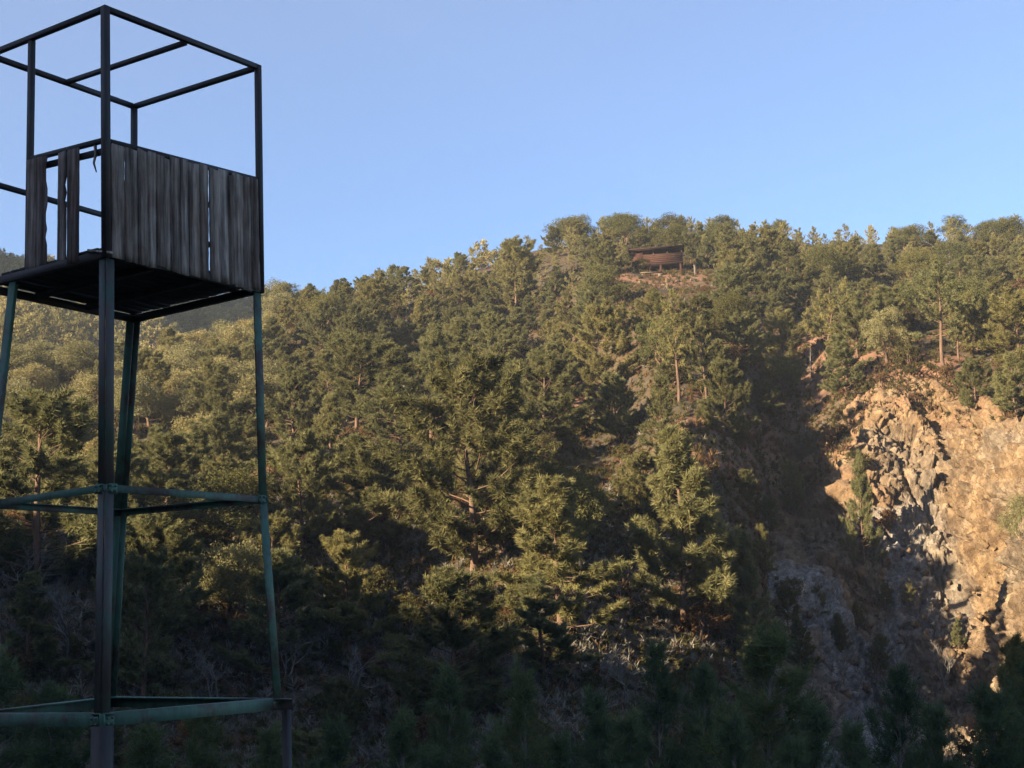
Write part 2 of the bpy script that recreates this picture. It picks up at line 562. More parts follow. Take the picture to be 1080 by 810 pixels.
# ridge behind the viewpoint
al = np.linspace(-260, -5, 80); crr = np.linspace(-330, 330, 260)
A, Cc = np.meshgrid(al, crr, indexing='ij')
Xr, Yr = .766 * A - .643 * Cc, .643 * A + .766 * Cc
Zr = -4.5 + 54.4 * np.exp(-((A + 120) / 40) ** 2) + (4.5 * sstep(84, 95, Cc) * sstep(142, 126, Cc) + 2.6 * fbm(Cc / 13, Cc * 0 + 1.7, oct=3, seed=77) + 2.0 * vnoise(Cc / 60, Cc * 0 + 9.1, seed=5)) * np.exp(-((A + 120) / 40) ** 2)
o = link('shading_hill', grid_mesh('shading_hill', Xr, Yr, Zr, M_SOIL, Xr * 0))
tag(o, kind='structure')

# unseen tall hill, added beyond the left border to shade the far slope
al = np.linspace(-230, 130, 90); crr = np.linspace(120, 570, 120)
A, Cc = np.meshgrid(al, crr, indexing='ij')
Zr = -14 + 268 * np.exp(-((A + 60) / 52) ** 2 - ((Cc - 335) / 72) ** 2) * (1 + .12 * fbm(A / 45, Cc / 45, oct=4, seed=71))
o = link('added_shade_hill', grid_mesh('added_shade_hill', .766 * A - .643 * Cc, .643 * A + .766 * Cc, Zr, M_SOIL, Zr * 0))
tag(o, kind='structure')

# rock face with blocky fractures
tr = np.linspace(.168, .412, 460)
dr = np.concatenate([np.linspace(76, 90, 60), np.linspace(90.1, 131, 560)])
T, Dg = np.meshgrid(tr, dr, indexing='ij')
X, Y = T * Dg, Dg.copy()
Z = ground_z(X, Y)
P = np.stack([X, Y, Z], -1)
du = np.gradient(P, axis=0); dv = np.gradient(P, axis=1)
Nn = np.cross(du, dv); Nn /= np.linalg.norm(Nn, axis=2)[..., None]
# rotate the block lattice so the fractures run diagonally
ca, sa = math.cos(.6), math.sin(.6)
Xa, Za = X * ca + Z * sa, -X * sa + Z * ca
h1, e1 = blocks(Xa / 5.2, Y / 5.2, Za / 7.5, 100)
h2, e2 = blocks(Xa / 1.9, Y / 1.9, Za / 2.9, 200)
h3, e3 = blocks(Xa / .75, Y / .75, Za / 1.1, 300)
rim = np.interp(T, _crim_t, _crim_d)
up = sstep(9.5, 3.0, rim - Dg + 3.0 * vnoise(X / 4, Z / 3, seed=41) + 2.2 * sstep(.25, .33, T) * 3)     # earth near the top edge
inn = cliff_inside(T, Dg)
amp = inn * (1 - .62 * up)
h4, e4 = blocks(Xa / .33, Y / .33, Za / .5, 400)
disp = amp * (.75 * h1 + .62 * h2 + .36 * h3 + .22 * h4 - .40 * sstep(.10, 0, e1) - .28 * sstep(.12, 0, e2) - .10 * sstep(.12, 0, e3)) + .22 * inn * fbm(X / 1.1, Y / 1.1, Z / 1.1, 4, 8)
rid = 1 - np.abs(fbm(Xa / 3.0, Y / 6, Za / 6.5, 4, 91))
disp = disp + amp * .9 * (rid - .6)
disp = disp + amp * 1.3 * vnoise(X / 7, Y / 9, Z / 12, seed=61)
P = P + Nn * (disp - 1.3 * (1 - inn))[..., None]
kd = rim - Dg
patch = sstep(.25, .6, fbm(X / 5, Z / 5, oct=3, seed=19))
soilmask = up * .95 + .8 * patch * sstep(22, 10, kd)
grey = sstep(12, 20, kd + 3 * vnoise(X / 3, Z / 3, seed=47)) * sstep(.33, .26, T) * (1 - .7 * patch)
soilmask = np.where(soilmask > .05, np.clip(soilmask, 0, 1), -grey)
o = link('rock_cliff', grid_mesh('rock_cliff', P[..., 0], P[..., 1], P[..., 2], M_ROCK, soilmask, smooth=False))
tag(o, 'tan fractured rock face', kind='structure')

# ------------------------------------------------------------------ trees
def unit(a):
    return a / (np.linalg.norm(a, axis=-1, keepdims=True) + 1e-9)


def needles(C, A, S, n, ln, wd, r, spread=.9):
    """n thin needle-bunch triangles for every tuft centre C with axis A and size S"""
    k = len(C)
    a = np.repeat(A, n, 0); s = np.repeat(S, n)[:, None]
    m = k * n
    base = np.repeat(C, n, 0) + a * r.uniform(-.45, .35, (m, 1)) * ln * s + r.normal(0, .07, (m, 3)) * ln * s
    d = unit(a * r.uniform(.25, 1.1, (m, 1)) + unit(r.normal(size=(m, 3))) * spread)
    L = ln * s * r.uniform(.6, 1.15, (m, 1))
    wv = unit(np.cross(d, r.normal(size=(m, 3)))) * wd * s * r.uniform(.7, 1.2, (m, 1)) * .5
    V = np.stack([base - wv, base + wv, base + d * L], 1).reshape(-1, 3)
    T_ = np.arange(3 * m).reshape(-1, 3)
    tuft_tone = np.clip(r.normal(.45, .24, k), 0, 1)
    tone = np.clip(np.repeat(tuft_tone, n) + r.normal(0, .13, m), 0, 1)
    return V, T_, tone


def leaves(C, size, r):
    m = len(C)
    d1 = unit(r.normal(size=(m, 3)) + (0, 0, .2)); d2 = unit(np.cross(d1, r.normal(size=(m, 3))))
    s = size * r.uniform(.6, 1.25, (m, 1))
    V = np.stack([C - d1 * s * .5, C + d2 * s * .42, C + d1 * s * .6], 1).reshape(-1, 3)
    return V, np.arange(3 * m).reshape(-1, 3)


def quads_to_tris(Q):
    return np.concatenate([Q[:, [0, 1, 2]], Q[:, [0, 2, 3]]])


def make_pine(seed, H, base, Lmax, shape, nbr=44, ntuft=4, nn=14, ln=.30, wd=.05, gap=.1, lean=.03, pitch0=-4, pitch1=55, trunk_r=None, bare_low=0, dens=1.0):
    """returns trunk (V, tris) and crown (V, tris, tone) of one pine standing at the origin"""
    r = np.random.default_rng(seed)
    tz = np.linspace(0, 1, 9)
    ph = r.uniform(0, 6.28)
    sway = lean * H * np.stack([np.cos(ph) * tz ** 1.5 + .25 * np.sin(tz * 6 + ph), np.sin(ph) * tz ** 1.5 + .25 * np.cos(tz * 5 + ph), 0 * tz], 1)
    TP = sway + np.stack([0 * tz, 0 * tz, tz * H], 1)
    TP[0] = (0, 0, -.35)
    r0 = trunk_r or (.011 * H + .05)
    trad = np.interp(tz, [0, .06, .6, 1], [r0 * 1.25, r0, r0 * .55, .018])
    V, Q = tube_np(TP, trad, 7)
    tv, tq, off = [V], [Q], len(V)
    C, A, S = [], [], []
    skip_az = r.uniform(0, 6.28)
    for i in range(nbr):
        fr = min(max((i + r.uniform(-.3, .3)) / nbr, 0.0), 1.0)
        f = base + (.985 - base) * np.clip(fr, 0, 1)
        if shape == 'cone': pr = (1 - fr) ** .85 + .10
        elif shape == 'round': pr = max(0, math.sin(PI * (.22 + .72 * fr))) ** .8 + .05
        elif shape == 'flat': pr = .45 + .65 * math.sin(PI * (.05 + .75 * min(max(fr, 0), 1)))
        else: pr = (1 - fr ** 2.2) * .8 + .16
        L = Lmax * pr * r.uniform(.5, 1.18)
        az = i * 2.399 + r.normal(0, .45)
        if r.random() < gap: continue
        if abs(((az - skip_az + PI) % (2 * PI)) - PI) < .55 and r.random() < .6: L *= .45
        pi_ = R(pitch0 + (pitch1 - pitch0) * max(fr, 0) ** 1.3 + r.normal(0, 9))
        o0 = np.array([np.interp(f, tz, TP[:, k]) for k in range(3)])
        hd = np.array([math.cos(az), math.sin(az), 0])
        s_ = np.linspace(0, 1, 5)
        bend = R(r.uniform(15, 55)) * (1 - .75 * fr)
        ang = pi_ + bend * s_ ** 1.5
        seg = np.stack([np.cos(ang)[:, None] * hd + np.sin(ang)[:, None] * np.array([0, 0, 1])], 0)[0]
        BP = o0 + np.concatenate([np.zeros((1, 3)), np.cumsum(seg[1:] * L / 4, 0)])
        BP[1:] += r.normal(0, .03 * L, (4, 3))
        br = np.interp(f, tz, trad) * .38
        V, Q = tube_np(BP, np.linspace(max(br, .018), .009, 5), 4)
        tv.append(V); tq.append(Q + off); off += len(V)
        side = np.cross(hd, (0, 0, 1))
        nb = max(3, int(round((3 + 5.0 * L / Lmax) * dens)))
        u0 = .40 if L > .45 * Lmax else .2
        for j in range(nb):
            u_ = u0 + (1 - u0) * (j + r.uniform(0, .9)) / nb
            q0 = np.array([np.interp(u_, s_, BP[:, k]) for k in range(3)])
            bd = unit(BP[min(4, int(u_ * 4) + 1)] - BP[int(u_ * 4) if u_ < 1 else 3])
            sgn = 1 if j % 2 else -1
            dr_ = unit(bd * .7 + side * sgn * (1 - .55 * u_) * r.uniform(.4, 1.0) + np.array([0, 0, r.uniform(.05, .55)]))
            bl = (.34 * L * (1.1 - .6 * u_) + .22) * r.uniform(.7, 1.2)
            for q_ in np.linspace(.4, 1.05, ntuft):
                C.append(q0 + dr_ * bl * q_ + r.normal(0, .05, 3)); A.append(unit(dr_ + np.array([0, 0, .35]))); S.append(r.uniform(.75, 1.2))
        C.append(BP[-1]); A.append(unit(BP[-1] - BP[-2] + np.array([0, 0, .05]))); S.append(1.1)
    for q_ in (.9, .95, 1.0):
        C.append(TP[-1] * (q_, q_, q_)); A.append(np.array([0, 0, 1.])); S.append(1.0)
    TV, TQ = np.concatenate(tv), np.concatenate(tq)
    cv, ct, tone = needles(np.array(C), np.array(A), np.array(S), nn, ln, wd, r)
    return (TV, quads_to_tris(TQ)), (cv, ct, tone)


def make_broad(seed, H, Wd, nlobe, nleaf, size, trunk_h=.28, stems=1):
    """rounded broadleaf crown made of leaf lobes on forking limbs"""
    r = np.random.default_rng(seed)
    tv, tq, off = [], [], 0
    lobes = []
    for i in range(nlobe):
        fr = (i + .5) / nlobe
        z = H * (trunk_h + (1 - trunk_h) * (.18 + .66 * fr)) + r.normal(0, .04 * H)
        rad = Wd * .5 * math.sin(PI * (.30 + .60 * fr)) * r.uniform(.45, .95)
        a_ = i * 2.4 + r.normal(0, .4)
        lr = Wd * r.uniform(.16, .27)
        lobes.append((np.array([rad * math.cos(a_), rad * math.sin(a_), z]), lr))
    for s_ in range(stems):
        b0 = np.array([r.normal(0, .12), r.normal(0, .12), -.3]) * (1 if stems > 1 else .3)
        top = np.array([r.normal(0, .08 * Wd), r.normal(0, .08 * Wd), H * .62])
        pts = b0 + (top - b0) * np.linspace(0, 1, 6)[:, None] + r.normal(0, .035 * H, (6, 3)) * np.array([[0], [.4], [.8], [1], [1], [1]])
        pts[0, 2] = -.3
        V, Q = tube_np(pts, np.linspace(.035 * H ** .8 + .03, .03, 6), 6)
        tv.append(V); tq.append(Q + off); off += len(V)
        for c_, lr in lobes[s_::stems]:
            k = r.integers(1, 5)
            P_ = pts[k] + (c_ - pts[k]) * np.linspace(0, 1, 4)[:, None]
            P_[1:3] += r.normal(0, .05 * H, (2, 3))
            V, Q = tube_np(P_, np.linspace(.04, .012, 4), 4)
            tv.append(V); tq.append(Q + off); off += len(V)
    C, tone = [], []
    wts = np.array([l[1] ** 2 for l in lobes]); wts /= wts.sum()
    for (c_, lr), wt in zip(lobes, wts):
        n = int(nleaf * wt)
        # clusters of leaves on the lobe, uneven
        ncl = max(8, n // 16)
        d = unit(r.normal(size=(ncl, 3))); d[:, 2] = np.where(d[:, 2] < -.35, -d[:, 2], d[:, 2])
        cc = c_ + d * lr * r.uniform(.45, 1.12, (ncl, 1)) * np.array([1, 1, .85])
        idx = r.integers(0, ncl, n)
        C.append(cc[idx] + r.normal(0, lr * .13, (n, 3)))
        tc = np.clip(r.normal(.5, .22, ncl), 0, 1)
        tone.append(np.clip(tc[idx] + r.normal(0, .12, n), 0, 1))
    C, tone = np.concatenate(C), np.concatenate(tone)
    cv, ct = leaves(C, size, r)
    return (np.concatenate(tv), quads_to_tris(np.concatenate(tq))), (cv, ct, tone)


def make_bare(seed, H, depth=5, spread=.55):
    """leafless twiggy tree"""
    r = np.random.default_rng(seed)
    tv, tq = [], []
    off = [0]

    def grow(p, d, L, rad, k):
        n = 4
        pts = [p]
        for i in range(n):
            d = unit(d + r.normal(0, .16, 3) + np.array([0, 0, .05])); pts.append(pts[-1] + d * L / n)
        pts = np.array(pts)
        V, Q = tube_np(pts, np.linspace(rad, rad * .62, n + 1), 4 if k < depth else 5)
        tv.append(V); tq.append(Q + off[0]); off[0] += len(V)
        if k == 0: return
        for j in range(3 if k > 1 else 4):
            i = r.integers(2, n + 1)
            nd = unit(d + unit(r.normal(size=3)) * spread * 1.4)
            grow(pts[i], nd, L * r.uniform(.55, .8), max(rad * .55, .006), k - 1)
    for s_ in range(2):
        grow(np.array([r.normal(0, .15), r.normal(0, .15), -.3]), unit(np.array([r.normal(0, .3), r.normal(0, .3), 1])), H * .38, .012 * H + .015, depth - 1)
    return np.concatenate(tv), quads_to_tris(np.concatenate(tq))


# pines: kind -> meshes of every variant (built at height 1:1, then scaled per tree)
PINES = []
_sh = [('cone', .05, 3.0), ('mix', .05, 2.7), ('round', .06, 3.0), ('cone', .05, 2.5), ('mix', .10, 3.0), ('round', .10, 3.2), ('mix', .05, 2.9), ('mix', .05, 2.5),
       ('round', .05, 2.8), ('cone', .07, 2.4), ('mix', .10, 3.2), ('round', .04, 3.3),
       ('mix', .16, 2.2), ('cone', .03, 3.1), ('flat', .18, 2.8), ('mix', .04, 3.3), ('cone', .12, 2.0), ('round', .16, 2.6)]
for i, (sh, ba, lm) in enumerate(_sh):
    tk, cr_ = make_pine(300 + i, 7.5, ba, lm, sh, nbr=62, ntuft=4, nn=58, ln=.30, wd=.042, gap=.12, lean=.04, pitch0=2, pitch1=52)
    PINES.append((mesh_np('trunk', *tk, M_BARK, smooth=True), mesh_np('crown', cr_[0], cr_[1], M_PINE, tone=cr_[2]), tk, cr_))
UMB = []     # tall pines with a bare stem and a high crown
for i, (H_, ba, lm, sh) in enumerate(((9.6, .34, 2.7, 'round'), (7.8, .42, 2.6, 'flat'), (8.6, .30, 2.2, 'mix'))):
    tk, cr_ = make_pine(400 + i, H_, ba, lm, sh, nbr=30, ntuft=4, nn=17, ln=.32, wd=.06, gap=.2, lean=.05, pitch0=-6, pitch1=50, trunk_r=.19)
    UMB.append((mesh_np('trunk', *tk, M_BARK, smooth=True), mesh_np('crown', cr_[0], cr_[1], M_PINE, tone=cr_[2])))
LAYER = []   # narrow conical tree with drooping tiers
tk, cr_ = make_pine(450, 6.6, .12, 1.9, 'cone', nbr=60, ntuft=5, nn=12, ln=.24, wd=.05, gap=.05, lean=.01, pitch0=-14, pitch1=35)
LAYER.append((mesh_np('trunk', *tk, M_BARK, smooth=True), mesh_np('crown', cr_[0], cr_[1], M_PINE, tone=cr_[2])))
YOUNG = []
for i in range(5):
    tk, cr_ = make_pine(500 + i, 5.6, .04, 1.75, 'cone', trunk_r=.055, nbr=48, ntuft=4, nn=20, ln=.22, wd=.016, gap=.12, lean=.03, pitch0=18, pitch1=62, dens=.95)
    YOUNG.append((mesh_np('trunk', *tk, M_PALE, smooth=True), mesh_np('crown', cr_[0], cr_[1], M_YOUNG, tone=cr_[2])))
BROAD = []
for i in range(7):
    tk, cr_ = make_broad(600 + i, 5.2, 4.6, 17, 16000, .145, trunk_h=.14, stems=2)
    BROAD.append((mesh_np('trunk', *tk, M_BARK, smooth=True), mesh_np('crown', cr_[0], cr_[1], M_LEAF, tone=cr_[2]), tk, cr_))
BROAD2 = [(b_[0], mesh_np('crown', b_[3][0], b_[3][1], M_OAK, tone=b_[3][2])) for b_ in BROAD]
SHRUB, DRY = [], []
for i in range(5):
    tk, cr_ = make_broad(700 + i, 1.9, 2.4, 9, 2600, .15, trunk_h=.05, stems=3)
    SHRUB.append((mesh_np('stem', *tk, M_BARK, smooth=True), mesh_np('foliage', cr_[0], cr_[1], M_SHRUB, tone=cr_[2])))
    DRY.append((SHRUB[-1][0], mesh_np('foliage', cr_[0], cr_[1], M_DRY, tone=cr_[2])))
BARET = [mesh_np('bare_tree', *make_bare(800 + i, 5.0), M_GREYWOOD) for i in range(4)]
DEAD = []
for i in range(2):
    tk, cr_ = make_pine(850 + i, 5.5, .25, 1.6, 'mix', nbr=34, ntuft=1, nn=1, gap=.15, lean=.04, pitch0=5, pitch1=50, trunk_r=.17)
    DEAD.append(mesh_np('dead_tree', *tk, M_DEAD))

ALL = []   # every tree placed: dict(root, kind, u, v, h)


def plant(kind, var, x, y, h, rz=None, tilt=(0, 0), wide=1.0, names=('trunk', 'crown'), H0=7.5, z=None, single=False):
    s = h / H0
    zz = gz(x, y) if z is None else z
    if single:
        o = bpy.data.objects.new(kind, var)
    else:
        o = bpy.data.objects.new(kind, None)
        o.empty_display_size = .3
    COL.objects.link(o)
    o.location = (x, y, zz)
    o.rotation_euler = (tilt[0], tilt[1], random.uniform(0, 6.283) if rz is None else rz)
    o.scale = (s * wide, s * wide, s)
    if not single:
        for nm, me in zip(names, var[:2]):
            link(nm, me, o)
    u, v = proj((x, y, zz + h * .55))
    ub, vb = proj((x, y, zz))
    ALL.append(dict(o=o, kind=kind, u=float(u[0]), v=float(v[0]), vb=float(vb[0]), h=h, px=h * F_PX / y, y=y, label=None))
    return ALL[-1]


occ = []     # ground taken: (x, y, r)


def free(x, y, r):
    for a, b_, c_ in occ:
        if (x - a) ** 2 + (y - b_) ** 2 < ((r + c_) * .5) ** 2: return False
    return True


# --- the trees one can pick out in the photograph: (photo x of the trunk, y of the base, y of the top, mesh, H0, width factor, label)
HERO = [
    (592, 668, 518, PINES[6], 1.05, 'broad sunlit pine with two lobed shoulders low on the slope between dark gullies'),
    (500, 606, 408, PINES[2], .95, 'largest bushy sunlit pine in the middle of the slope, rising above the dark foot'),
    (455, 462, 348, PINES[3], .85, 'slender cone shaped pine high above the largest bushy pine'),
    (385, 588, 470, PINES[7], 1.0, 'sunlit pine with side branches sweeping outward beside the largest bushy pine'),
    (318, 585, 474, PINES[8], .9, 'round topped pine close beside the green front leg of the tower'),
    (245, 668, 580, BROAD[2], 1.0, 'round sunlit tree seen between the legs of the watchtower'),
    (368, 690, 574, PINES[4], .95, 'pine with a golden tip above the dark foot of the slope, near the tower'),
    (724, 668, 470, PINES[9], .85, 'tall narrow pine on the spur next to the dark gully, half in shade'),
    (790, 705, 575, PINES[3], .60, 'shaded pine with a few lit sprays below the grey rock'),
    (700, 486, 400, LAYER[0], .9, 'dark conical tree with drooping tiers on the shaded side of the gully'),
    (768, 470, 384, PINES[10], .70, 'wide branched green pine beside the dark chute that borders the cliff'),
    (745, 430, 336, UMB[2], .7, 'pine with a bare lit stem under its crown, above the dark chute'),
    (716, 425, 332, UMB[1], .75, 'flat topped pine with a thin stem between the hut and the cliff'),
    (872, 400, 322, UMB[1], .9, 'leaning pine with bare stem at the upper corner of the cliff'),
    (996, 394, 285, UMB[0], 1.0, 'tallest lone pine standing on the top edge of the cliff'),
    (1012, 384, 318, UMB[2], .8, 'smaller pine tucked behind the tallest pine on the cliff edge'),
    (905, 378, 316, PINES[5], .8, 'bushy pine above the orange top of the cliff'),
    (935, 384, 326, BROAD[0], .8, 'low rounded tree over the orange top of the cliff'),
    (1030, 436, 384, PINES[8], .85, 'small dense bush pine under the tallest pine at the cliff edge'),
    (1072, 440, 376, PINES[1], .9, 'small pine on the cliff edge at the border of the view'),
    (912, 596, 484, PINES[3], .42, 'thin yellowish pine growing out of the rock face'),
    (838, 545, 497, PINES[5], .75, 'small scrubby pine on the shaded edge of the rock face'),
    (1080, 585, 528, BROAD[1], .7, 'green bush tree on the sunlit rock at the border of the view'),
    (310, 468, 392, PINES[10], .9, 'bright green pine just beside the front tower leg'),
    (705, 560, 476, PINES[7], .8, 'pine with lit needles on the rim of the dark gully'),
    (575, 470, 380, PINES[8], 1.0, 'broad pine above the reddish bare patch in mid slope'),
    (640, 420, 330, PINES[2], .9, 'rounded pine on the slope directly below the wooden hut'),
    (545, 340, 262, PINES[5], .95, 'brownish rounded pine near the shaded hollow under the skyline'),
    (40, 628, 430, PINES[4], 1.1, 'large dark shaded tree behind the legs at the border of the view'),
    (160, 690, 565, PINES[8], .9, 'shaded pine standing just behind the near tower leg'),
    (1068, 800, 686, PINES[3], .55, 'large dark tree at the foot of the rock face'),
]
for u, vb, vt, var, wide, lab in HERO:
    x, y, z = ground_at(u, vb)
    h = (vb - vt) / F_PX * y * 1.02
    if 'foot of the rock' in lab:
        d = ray(u, vt); y = 41.0; x = d[0] * y; h = d[2] * y - gz(x, y)
    H0 = 5.2 if any(var is b_ for b_ in BROAD) else {id(UMB[0]): 9.6, id(UMB[1]): 7.8, id(UMB[2]): 8.6, id(LAYER[0]): 6.6}.get(id(var), 7.5)
    d = plant('broadleaf_tree' if any(var is b_ for b_ in BROAD) else 'pine_tree', var, x, y, h, wide=wide * (1.25 if any(var is p_ for p_ in PINES) else 1.05), H0=H0, tilt=(R(4), R(-9)) if 'leaning' in lab else (0, 0))
    d['label'] = lab
    occ.append((x, y, .55 * h if h > 4 else 2.0))

for i, (u, vb, h, wd_) in enumerate(((805, 610, 3.4, .9), (832, 668, 3.0, 1.0), (862, 655, 2.2, 1.0), (888, 700, 3.2, .9), (778, 650, 4.0, .9), (812, 565, 2.6, .9), (905, 665, 1.8, 1.0), (846, 712, 3.6, .9), (936, 648, 1.6, 1.0),
                                     (788, 535, 2.6, 1.0), (930, 715, 2.6, 1.0), (960, 640, 1.3, 1.0), (1012, 690, 2.0, .9), (758, 600, 3.6, .9))):
    x, y, z = ground_at(u, vb)
    plant('pine_tree', PINES[(i * 5 + 1) % len(PINES)], x, y, h, wide=wd_, H0=7.5)
    occ.append((x, y, 1.2))
# young pines in the ravine in front, all in shade
for i, (u, vt, y, wide) in enumerate(((475, 716, 40, .8), (551, 712, 39, .9), (628, 742, 37, .9), (694, 690, 44, .8), (742, 706, 43, .9), (802, 676, 38, 1.25), (862, 748, 36, 1.0),
                                      (940, 716, 41, 1.0), (985, 755, 36, 1.0), (1046, 732, 34, 1.1), (420, 762, 36, .9), (520, 776, 33, .9), (660, 770, 34, 1.0), (900, 776, 33, .9),
                                      (1090, 700, 38, 1.1), (355, 770, 37, .9), (770, 760, 33, .9), (588, 790, 31, .8), (210, 752, 38, .9), (60, 730, 36, 1.0), (150, 774, 34, 1.0), (-10, 700, 38, 1.2), (280, 782, 34, .9), (840, 792, 31, .9), (455, 796, 31, .9))):
    d = ray(u, vt)
    x = d[0] * y
    z = gz(x, y)
    plant('young_pine', YOUNG[i % 5], x, y, d[2] * y - z, wide=wide, H0=5.6)
    occ.append((x, y, 1.5))
for i, (u, vb, vt) in enumerate(((30, 640, 540), (70, 700, 590), (12, 720, 600), (105, 610, 540), (380, 745, 655), (470, 730, 660), (300, 720, 640),
                                 (225, 745, 665), (140, 730, 640), (660, 745, 668), (1000, 735, 665), (960, 770, 690), (880, 735, 665), (540, 735, 690), (345, 700, 630))):
    x, y, z = ground_at(u, vb)
    plant('bare_tree', BARET[i % 4], x, y, max(2.4, (vb - vt) / F_PX * y), H0=5.0, single=True)
for i, (u, vb, vt) in enumerate(((427, 432, 392), (432, 330, 296), (856, 402, 368), (1003, 300, 262))):
    x, y, z = ground_at(u, vb)
    plant('dead_tree', DEAD[i % 2], x, y, (vb - vt) / F_PX * y, H0=5.5, single=True)

# --- the rest of the forest: dart throwing over the slope
HUT = ground_at(694, 289)
hut_view = (HUT[0] / HUT[1])
FARTREES = []
cand = []
n_try = 15000
tt = rng.uniform(-.47, .44, n_try); dd = np.sqrt(rng.uniform(52 ** 2, 256 ** 2, n_try))
X, Y = tt * dd, dd
gnd = ground_z(X, Y)
Er, Rr_ = np.interp(tt, _rt, _re), np.interp(tt, _rt, _rr)
bare = bare_amount(X, Y)
cin = cliff_inside(tt, dd)
gul = np.zeros(n_try)
for dc, tc, dep, hw in GUL:
    if dep < 0: gul = np.maximum(gul, np.exp(-(((tt - np.interp(dd, dc, tc)) * dd) / (hw * .75)) ** 2) * (dd < dc[-1]))
U, Vv = proj(np.stack([X, Y, gnd], 1))
GRID = {}


def near_ok(x, y, r):
    cx, cy_ = int(x // 6), int(y // 6)
    for i in (-1, 0, 1):
        for j in (-1, 0, 1):
            for (a, b_, c_) in GRID.get((cx + i, cy_ + j), ()):
                if (x - a) ** 2 + (y - b_) ** 2 < ((r + c_) / 2) ** 2: return False
    return True


for a, b_, c_ in occ:
    GRID.setdefault((int(a // 6), int(b_ // 6)), []).append((a, b_, c_))
for i in range(n_try):
    x, y = X[i], Y[i]
    if y > Rr_[i] + 3 or cin[i] > .25 or bare[i] > .5: continue
    if abs(tt[i] - hut_view) * y < 6.5 and HUT[1] - 48 < y < HUT[1] + 4: continue
    if y < 58 and rng.random() < .35: continue
    u, v = U[i], Vv[i]
    dense_left = u < 300 and y > 116
    if gul[i] > .36 and y < 128 and rng.random() < (.60 if .14 < tt[i] < .222 else .90): continue
    r_ = 3.7 if dense_left else (6.2 if y < 122 else 4.8 if y < 150 else (4.1 if y < 185 else 3.1))
    r_ *= rng.uniform(.8, 1.3)
    if .14 < tt[i] < .222 and 84 < y < 134 and rng.random() < .5: continue
    if not near_ok(x, y, r_): continue
    GRID.setdefault((int(x // 6), int(y // 6)), []).append((x, y, r_))
    pb = .66 if dense_left else (.10 if y < 150 else .07)
    kind = 'broadleaf_tree' if rng.random() < pb and y > 88 else 'pine_tree'
    h = rng.uniform(3.6, 5.6) if kind == 'broadleaf_tree' else rng.uniform(4.4, 7.4) * np.interp(y, [60, 130, 180, 240], [1, .95, .66, .52])
    if y < 64: h *= .8
    if tt[i] > .19 and y < 86: h = min(h, rng.uniform(2.0, 3.2))
    if .14 < tt[i] < .222 and 84 < y < 134: h = min(h, rng.uniform(2.0, 3.6))
    if kind == 'pine_tree' and rng.random() < .22: h *= rng.uniform(.5, .75)
    cand.append((kind, x, y, h, u, v))
inframe = [c for c in cand if -70 < c[4] < 1150]
for c in cand:
    if not (-70 < c[4] < 1150): FARTREES.append(c)
for kind, lim in (('pine_tree', 262), ('broadleaf_tree', 240)):
    ls = sorted([c for c in inframe if c[0] == kind], key=lambda c: c[2] / c[3])
    for k, c in enumerate(ls):
        if k < lim:
            var = PINES[int(rng.integers(len(PINES)))] if kind == 'pine_tree' else (BROAD if c[4] < 300 and c[2] > 110 else BROAD2)[int(rng.integers(len(BROAD)))]
            plant(kind, var, c[1], c[2], c[3], wide=rng.uniform(.95, 1.35) * np.interp(c[2], [60, 150, 240], [1.05, 1.12, 1.12]), H0=7.5 if kind == 'pine_tree' else 5.2, tilt=(rng.normal(0, .06), rng.normal(0, .06)))
        else:
            FARTREES.append(c)
NEARMAX = max(c[2] for c in inframe)
# far hill on the left
n_try = 9000
tt = rng.uniform(-.46, .0, n_try); dd = np.sqrt(rng.uniform(135 ** 2, 425 ** 2, n_try))
X, Y = tt * dd, dd
far_g = np.interp(tt, _ft, _fe) * np.interp(tt, _ft, _fr) - .34 * (np.interp(tt, _ft, _fr) - dd)
gnd = ground_z(X, Y)
FG = {}
for i in range(n_try):
    if dd[i] > np.interp(tt[i], _ft, _fr) + 2 or dd[i] < np.interp(tt[i], _rt, _rr) + 3: continue
    cx, cy_ = int(X[i] // 6), int(Y[i] // 6)
    if any((X[i] - a) ** 2 + (Y[i] - b_) ** 2 < 4.6 ** 2 for p_ in (-1, 0, 1) for q_ in (-1, 0, 1) for a, b_ in FG.get((cx + p_, cy_ + q_), ())): continue
    FG.setdefault((cx, cy_), []).append((X[i], Y[i]))
    FARTREES.append(('pine_tree' if rng.random() < .75 else 'broadleaf_tree', X[i], Y[i], rng.uniform(4.5, 7.5), 0, 0))

# merged far woods (past 300 of a kind): lighter crowns
LODP = [make_pine(300 + i, 7.5, ba, lm, sh, nbr=34, ntuft=3, nn=5, ln=.46, wd=.15, gap=.14, lean=.035, dens=.8) for i, (sh, ba, lm) in enumerate(_sh[:6])]
LODB = [make_broad(600 + i, 5.2, 4.6, 13, 2300, .38, trunk_h=.16, stems=1) for i in range(4)]
fv, ff, ftone, fmat, off = [], [], [], [], 0
for kind, x, y, h, u, v in FARTREES:
    isp = kind == 'pine_tree'
    tk, cr_ = (LODP if isp else LODB)[int(rng.integers(6 if isp else 4))]
    s = h / (7.5 if isp else 5.2)
    a = rng.uniform(0, 6.28)
    M3 = np.array([[math.cos(a), -math.sin(a), 0], [math.sin(a), math.cos(a), 0], [0, 0, 1]]) * s
    pos = np.array([x, y, gz(x, y)])
    shift = rng.normal(0, .22)
    for (VV, FF, TT, mi) in ((tk[0], tk[1], None, 2), (cr_[0], cr_[1], cr_[2], 0 if isp else 1)):
        fv.append((VV @ M3.T + pos).astype(np.float32)); ff.append((FF + off).astype(np.int32)); off += len(VV)
        ftone.append(np.full(len(FF), .5, np.float32) if TT is None else np.clip(TT + shift, 0, 1).astype(np.float32))
        fmat.append(np.full(len(FF), mi, np.int32))
